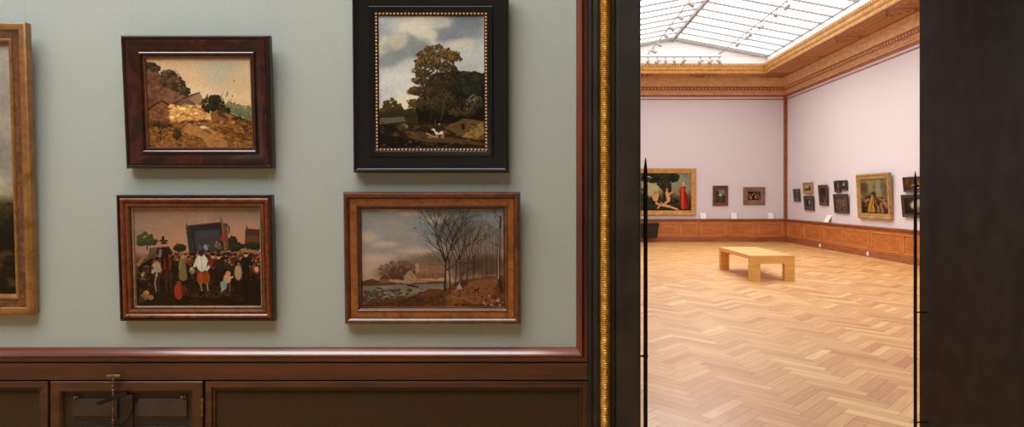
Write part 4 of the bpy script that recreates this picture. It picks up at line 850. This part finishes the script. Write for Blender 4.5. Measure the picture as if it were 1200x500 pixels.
def plain(m1, m2, t_, d, dd=.6): return [('frame', m1, [(0, d*.7), (.08*t_, d), (.3*t_, d), (.45*t_, d*.8)]), ('inner_moulding', m2, [(.85*t_, d*dd), (.95*t_, d*dd), (t_, d*.35)])]
def far_pic(pl, pr, yt, yb, label, segs, arr, inset, d=.05, lean=1.0):
    Y = GY1-d; x0, x1 = (pl-CX)/F*Y, (pr-CX)/F*Y; z0 = EYE-(yb-CY)/F*Y; z1 = EYE-(yt-CY)/F*Y
    return picture('framed_painting', label, ((x0+x1)/2, GY1-.004, z0), (R(lean), 0, 0), x1-x0, z1-z0, segs, arr, inset, d*.3, board='painted_canvas')
far_pic(735, 815.8, 197.2, 252, 'wide gilt-framed mythological picture with a red-robed figure on the far wall', plain('far_gold', 'far_gold', .17, .08), paint_mythical_garden(), .165, .08)
far_pic(835.6, 853.4, 217.4, 240.8, 'small upright landscape in a red-brown frame on the far wall', plain('far_red', 'far_red', .12, .05), paint_small('valley', 60, 80, 3), .117)
far_pic(871.3, 896.7, 219, 239.7, 'small oblong picture in a pinkish-brown frame, nearest the far corner', plain('far_grey', 'far_grey', .165, .05), paint_small('company', 90, 64, 4), .16)
def right_pic(pl, pr, yt, yb, label, segs, arr, inset, d=.05, lean=5):
    X = GX1-d; Ya, Yb_ = X*F/(pl-CX), X*F/(pr-CX); pc = X*F/((Ya+Yb_)/2); Yc = (Ya+Yb_)/2
    z1, z0 = EYE-(yt-CY)/F*Yc, EYE-(yb-CY)/F*Yc
    return picture('framed_painting', label, (GX1-.004, Yc, z0), (R(lean), 0, R(-90)), Ya-Yb_, z1-z0, segs, arr, inset, d*.3, board='painted_canvas')
B_ = 'far_black'
right_pic(930.2, 937, 221, 236, 'smallest black-framed picture on the right wall, nearest the corner', plain(B_, B_, .13, .05), paint_small('standing', 50, 80, 5), .126)
right_pic(941.3, 951.8, 213.4, 226.6, 'small gilt-framed landscape on the right wall, above a black-framed one', plain('far_tan', 'far_tan', .1, .05), paint_small('meadow', 70, 70, 6), .097)
right_pic(942.7, 953.4, 229, 246.4, 'black-framed waterfall picture below the small gilt one on the right wall', plain(B_, B_, .13, .05), paint_small('waterfall', 60, 76, 7), .126)
right_pic(960.2, 970, 216.3, 240.4, 'tall black-framed picture hanging singly on the right wall', plain(B_, 'far_red', .1, .05), paint_small('tavern', 60, 100, 8), .097)
right_pic(977.8, 984.8, 211.2, 225, 'narrow black-framed picture, upper left of a cluster of three', plain(B_, B_, .08, .05), paint_small('standing', 50, 90, 9), .077)
right_pic(985.6, 992.3, 210.9, 222.7, 'small black-framed picture, upper right of a cluster of three', plain(B_, B_, .06, .05), paint_small('mill', 60, 76, 10), .058)
right_pic(977.8, 994, 227, 249.6, 'black-framed crowd picture below two smaller ones in a cluster of three', plain(B_, B_, .09, .05), paint_small('throng', 90, 90, 11), .087)
right_pic(1005.2, 1043.8, 203, 256.4, 'large gilt-framed gathering picture on the right wall', plain('far_tan', 'far_tan', .15, .08), paint_gathering(), .147, .08, 3)
right_pic(1058.8, 1088, 206.5, 224.5, 'upper dark-framed candle-lit picture beside the right-hand iron rod', plain(B_, B_, .06, .05), paint_small('candle', 110, 66, 12), .058)
right_pic(1058, 1094, 227.6, 255, 'lower black-framed rocky picture beside the right-hand iron rod', plain(B_, B_, .09, .06), paint_small('rocks', 110, 84, 13), .087)

# ---------------------------------------------------------------- gallery bench, cards, sockets, bin
bx0, bx1, by0, by1, bh = 4.064, 4.911, 11.63, 13.66, .487
be = thing('bench', 'low pale wooden gallery bench standing on the parquet', 'bench', ((bx0+bx1)/2, (by0+by1)/2, 0)); hw_, hl = (bx1-bx0)/2, (by1-by0)/2
MB().box(-hw_+.002, hw_-.002, -hl+.13, hl-.13, bh-.075, bh).build('seat', M['bench'], be, bevel=.004)
for sy in (-1, 1):
    ya, yb_ = (-hl, -hl+.13) if sy < 0 else (hl-.13, hl)
    MB().prism([(-hw_, bh), (hw_, bh), (hw_-.19, bh-.155), (-hw_+.19, bh-.155)], ya, yb_).build('end_rail', M['bench'], be, bevel=.0025)
    for sx in (-1, 1): MB().prism([(sx*hw_, 0), (sx*hw_, bh-.001), (sx*(hw_-.19), bh-.156), (sx*(hw_-.19), 0)], ya, yb_).build('leg', M['bench'], be, bevel=.0025)
def card(loc, rz, label):
    t_ = thing('label_card', label, 'label card', loc, (0, 0, rz)); 
    MB().prism([(-.09, 0), (.09, 0), (.09, .012), (-.09, .012)], -.06, .06).build('foot', M['card'], t_)
    o = MB().prism([(-.1, 0), (.1, 0), (.1, .22), (-.1, .22)], -.004, .004).build('plate', M['card'], t_, loc=(0, -.04, .008)); o.rotation_euler = (R(-20), 0, 0)
for px_, lb in ((823.3, 'white card on the far dado ledge, right of the gilt-framed picture'), (859, 'white card on the far dado ledge, between the two small pictures'), (902, 'white card on the far dado ledge, nearest the corner')):
    card(((px_-CX)/F*GY1, GY1-.03-.055, .828), 0, lb)
Yc = GX1*F/(972-CX)
o = thing('label_card', 'white card leaning on the right-hand dado ledge below the cluster of three', 'label card', (GX1-.08, Yc, .828), (0, 0, R(-90)))
MB().box(-.1, .1, -.02, .06, 0, .012).build('foot', M['card'], o); q = MB().box(-.15, .15, -.004, .004, 0, .26).build('plate', M['card'], o, loc=(0, -.03, .01)); q.rotation_euler = (R(-28), 0, 0)
for px_, lb in ((963.3, 'round white socket in the right-hand skirting, the one nearer the corner'), (1019.8, 'round white socket in the right-hand skirting, below the large gilt picture')):
    Y_ = GX1*F/(px_-CX); t_ = thing('wall_socket', lb, 'socket', (GX1-.062, Y_, .085))
    MB().tube([(0, 0, 0), (-.012, 0, 0)], .055, 16).build('plate', M['card'], t_); MB().tube([(-.012, 0, 0), (-.016, 0, 0)], .03, 12).build('cover', M['white'], t_)
t_ = thing('waste_bin', 'black tapered bin mounted on the far dado below the gilt-framed picture', 'bin', (3.96, GY1-.07, .15))
MB().add([(-.28, .0, 0), (.28, .0, 0), (.28, -.22, 0), (-.28, -.22, 0), (-.34, .0, .52), (.34, .0, .52), (.34, -.3, .52), (-.34, -.3, .52)], [(0, 1, 2, 3), (4, 5, 6, 7), (0, 1, 5, 4), (1, 2, 6, 5), (2, 3, 7, 6), (3, 0, 4, 7)]).build('body', M['black'], t_, bevel=.006)
MB().sweep([(0, .50), (-.012, .50), (-.012, .53), (.02, .53)], lambda p: [(-.34+p[0], -.3+p[0], p[1]), (.34-p[0], -.3+p[0], p[1]), (.34-p[0], 0, p[1]), (-.34+p[0], 0, p[1])], True).build('rim', M['black'], t_)

# ---------------------------------------------------------------- lamp tracks and spotlights under the roof light
TZ, TY = 6.40, 20.45; XA, XB = (759.5-CX)/F*TY, (842.5-CX)/F*TY
def track(label, a, b):
    t_ = thing('lamp_track', label, 'lamp track', a); d = Vector(b)-Vector(a)
    MB().tube([(0, 0, 0), tuple(d)], .02, 6).build('rail', M['track'], t_)
    n = max(2, int(d.length/1.5)); 
    for k in range(n+1):
        q = d*k/n; x = a[0]+q.x; zr = EZ+(RZ-EZ)*(1-abs(x-RX)/(RX-SX0)) - TZ; MB().tube([(q.x, q.y, 0), (q.x, q.y, zr-.04)], .006, 5).build('suspension_rod', M['track'], t_)
track('left of the two long lamp tracks running down the glass roof', (XA, TY, TZ), (XA, SY0+.6, TZ))
track('right of the two long lamp tracks running down the glass roof', (XB, TY, TZ), (XB, SY0+.6, TZ))
track('short lamp track across the far end of the glass roof', (RX-2.7, TY+.12, TZ-.06), (RX+1.6, TY+.12, TZ-.06))
sp = thing('spotlight', '', 'spotlight'); MB().tube([(0, 0, 0), (0, 0, -.12)], .012, 6).box(-.05, .05, -.02, .02, -.02, .0).build('stem', M['track'], sp)
sh = MB().tube([(-.02, -.06, -.19), (0, 0, -.15), (.03, .08, -.1)], [.05, .052, .035], 10).build('lamp_head', M['track'], sp, 40)
def copy_spot(loc, rz, label, group, s=1.0):
    r = sp.copy(); C.collection.objects.link(r); r.location = loc; r.rotation_euler = (0, 0, rz); r['label'] = label; r['group'] = group; r.scale = (s, s, s)
    for ch in (q for q in sp.children): c = ch.copy(); C.collection.objects.link(c); c.parent = r
    return r
ORD = ['nearest the far wall', 'second from the far wall', 'third from the far wall', 'fourth from the far wall', 'fifth from the far wall', 'sixth from the far wall', 'seventh from the far wall', 'eighth from the far wall']
rr = random.Random(5)
SP = []
for tn, X0, lst in (('left', XA, ((760, 60), (768.5, 52), (777, 42), (785, 33.5), (794.5, 20.5), (806, 5))), ('right', XB, ((866.5, 52), (875.5, 44), (882.5, 40), (893, 31), (911.5, 17), (923.5, 8)))):
    for k, (px_, py_) in enumerate(lst):
        zc = TZ-.15; Y_ = (zc-EYE)*F/(CY-py_)
        SP.append(((X0, Y_, TZ-.015), rr.uniform(-1, 1)+(-1.2 if tn == 'right' else 1.2), 'spotlight on the %s-hand long track, %s' % (tn, ORD[k]), 'spotlights on the %s-hand long track' % tn))
for k, px_ in enumerate((759.5, 770.5, 780, 790, 801, 821, 832.5, 843)):
    Y_ = TY+.12; SP.append((((px_-CX)/F*Y_, Y_, TZ-.075), rr.uniform(-2, 2), 'spotlight on the short cross track, %s from the left' % ['first', 'second', 'third', 'fourth', 'fifth', 'sixth', 'seventh', 'eighth'][k], 'spotlights on the short cross track'))
for k, a in enumerate(SP):
    if k == 0: sp.location = a[0]; sp.rotation_euler = (0, 0, a[1]); sp['label'] = a[2]; sp['group'] = a[3]
    else: copy_spot(*a)

# the spotlights' own light: warm lamps, each in its head, turned to walls and floor
for k, (loc, rz, lb, gp) in enumerate(SP):
    ld = bpy.data.lights.new('spotlight_lamp', 'SPOT'); ld.energy = SPOT_P; ld.color = SPOT_C; ld.spot_size = R(120); ld.spot_blend = 1; ld.shadow_soft_size = .12
    lo = bpy.data.objects.new('spotlight_lamp', ld); C.collection.objects.link(lo)
    lo.location = (loc[0], loc[1], loc[2]-.3); tx, ty = [(7.2, 12.5), (5.5, 16), (4.5, 11), (8, 16.5), (3, 14)][k % 5]
    lo.rotation_euler = (Vector((tx, ty, 0))-Vector(lo.location)).to_track_quat('-Z', 'Y').to_euler()
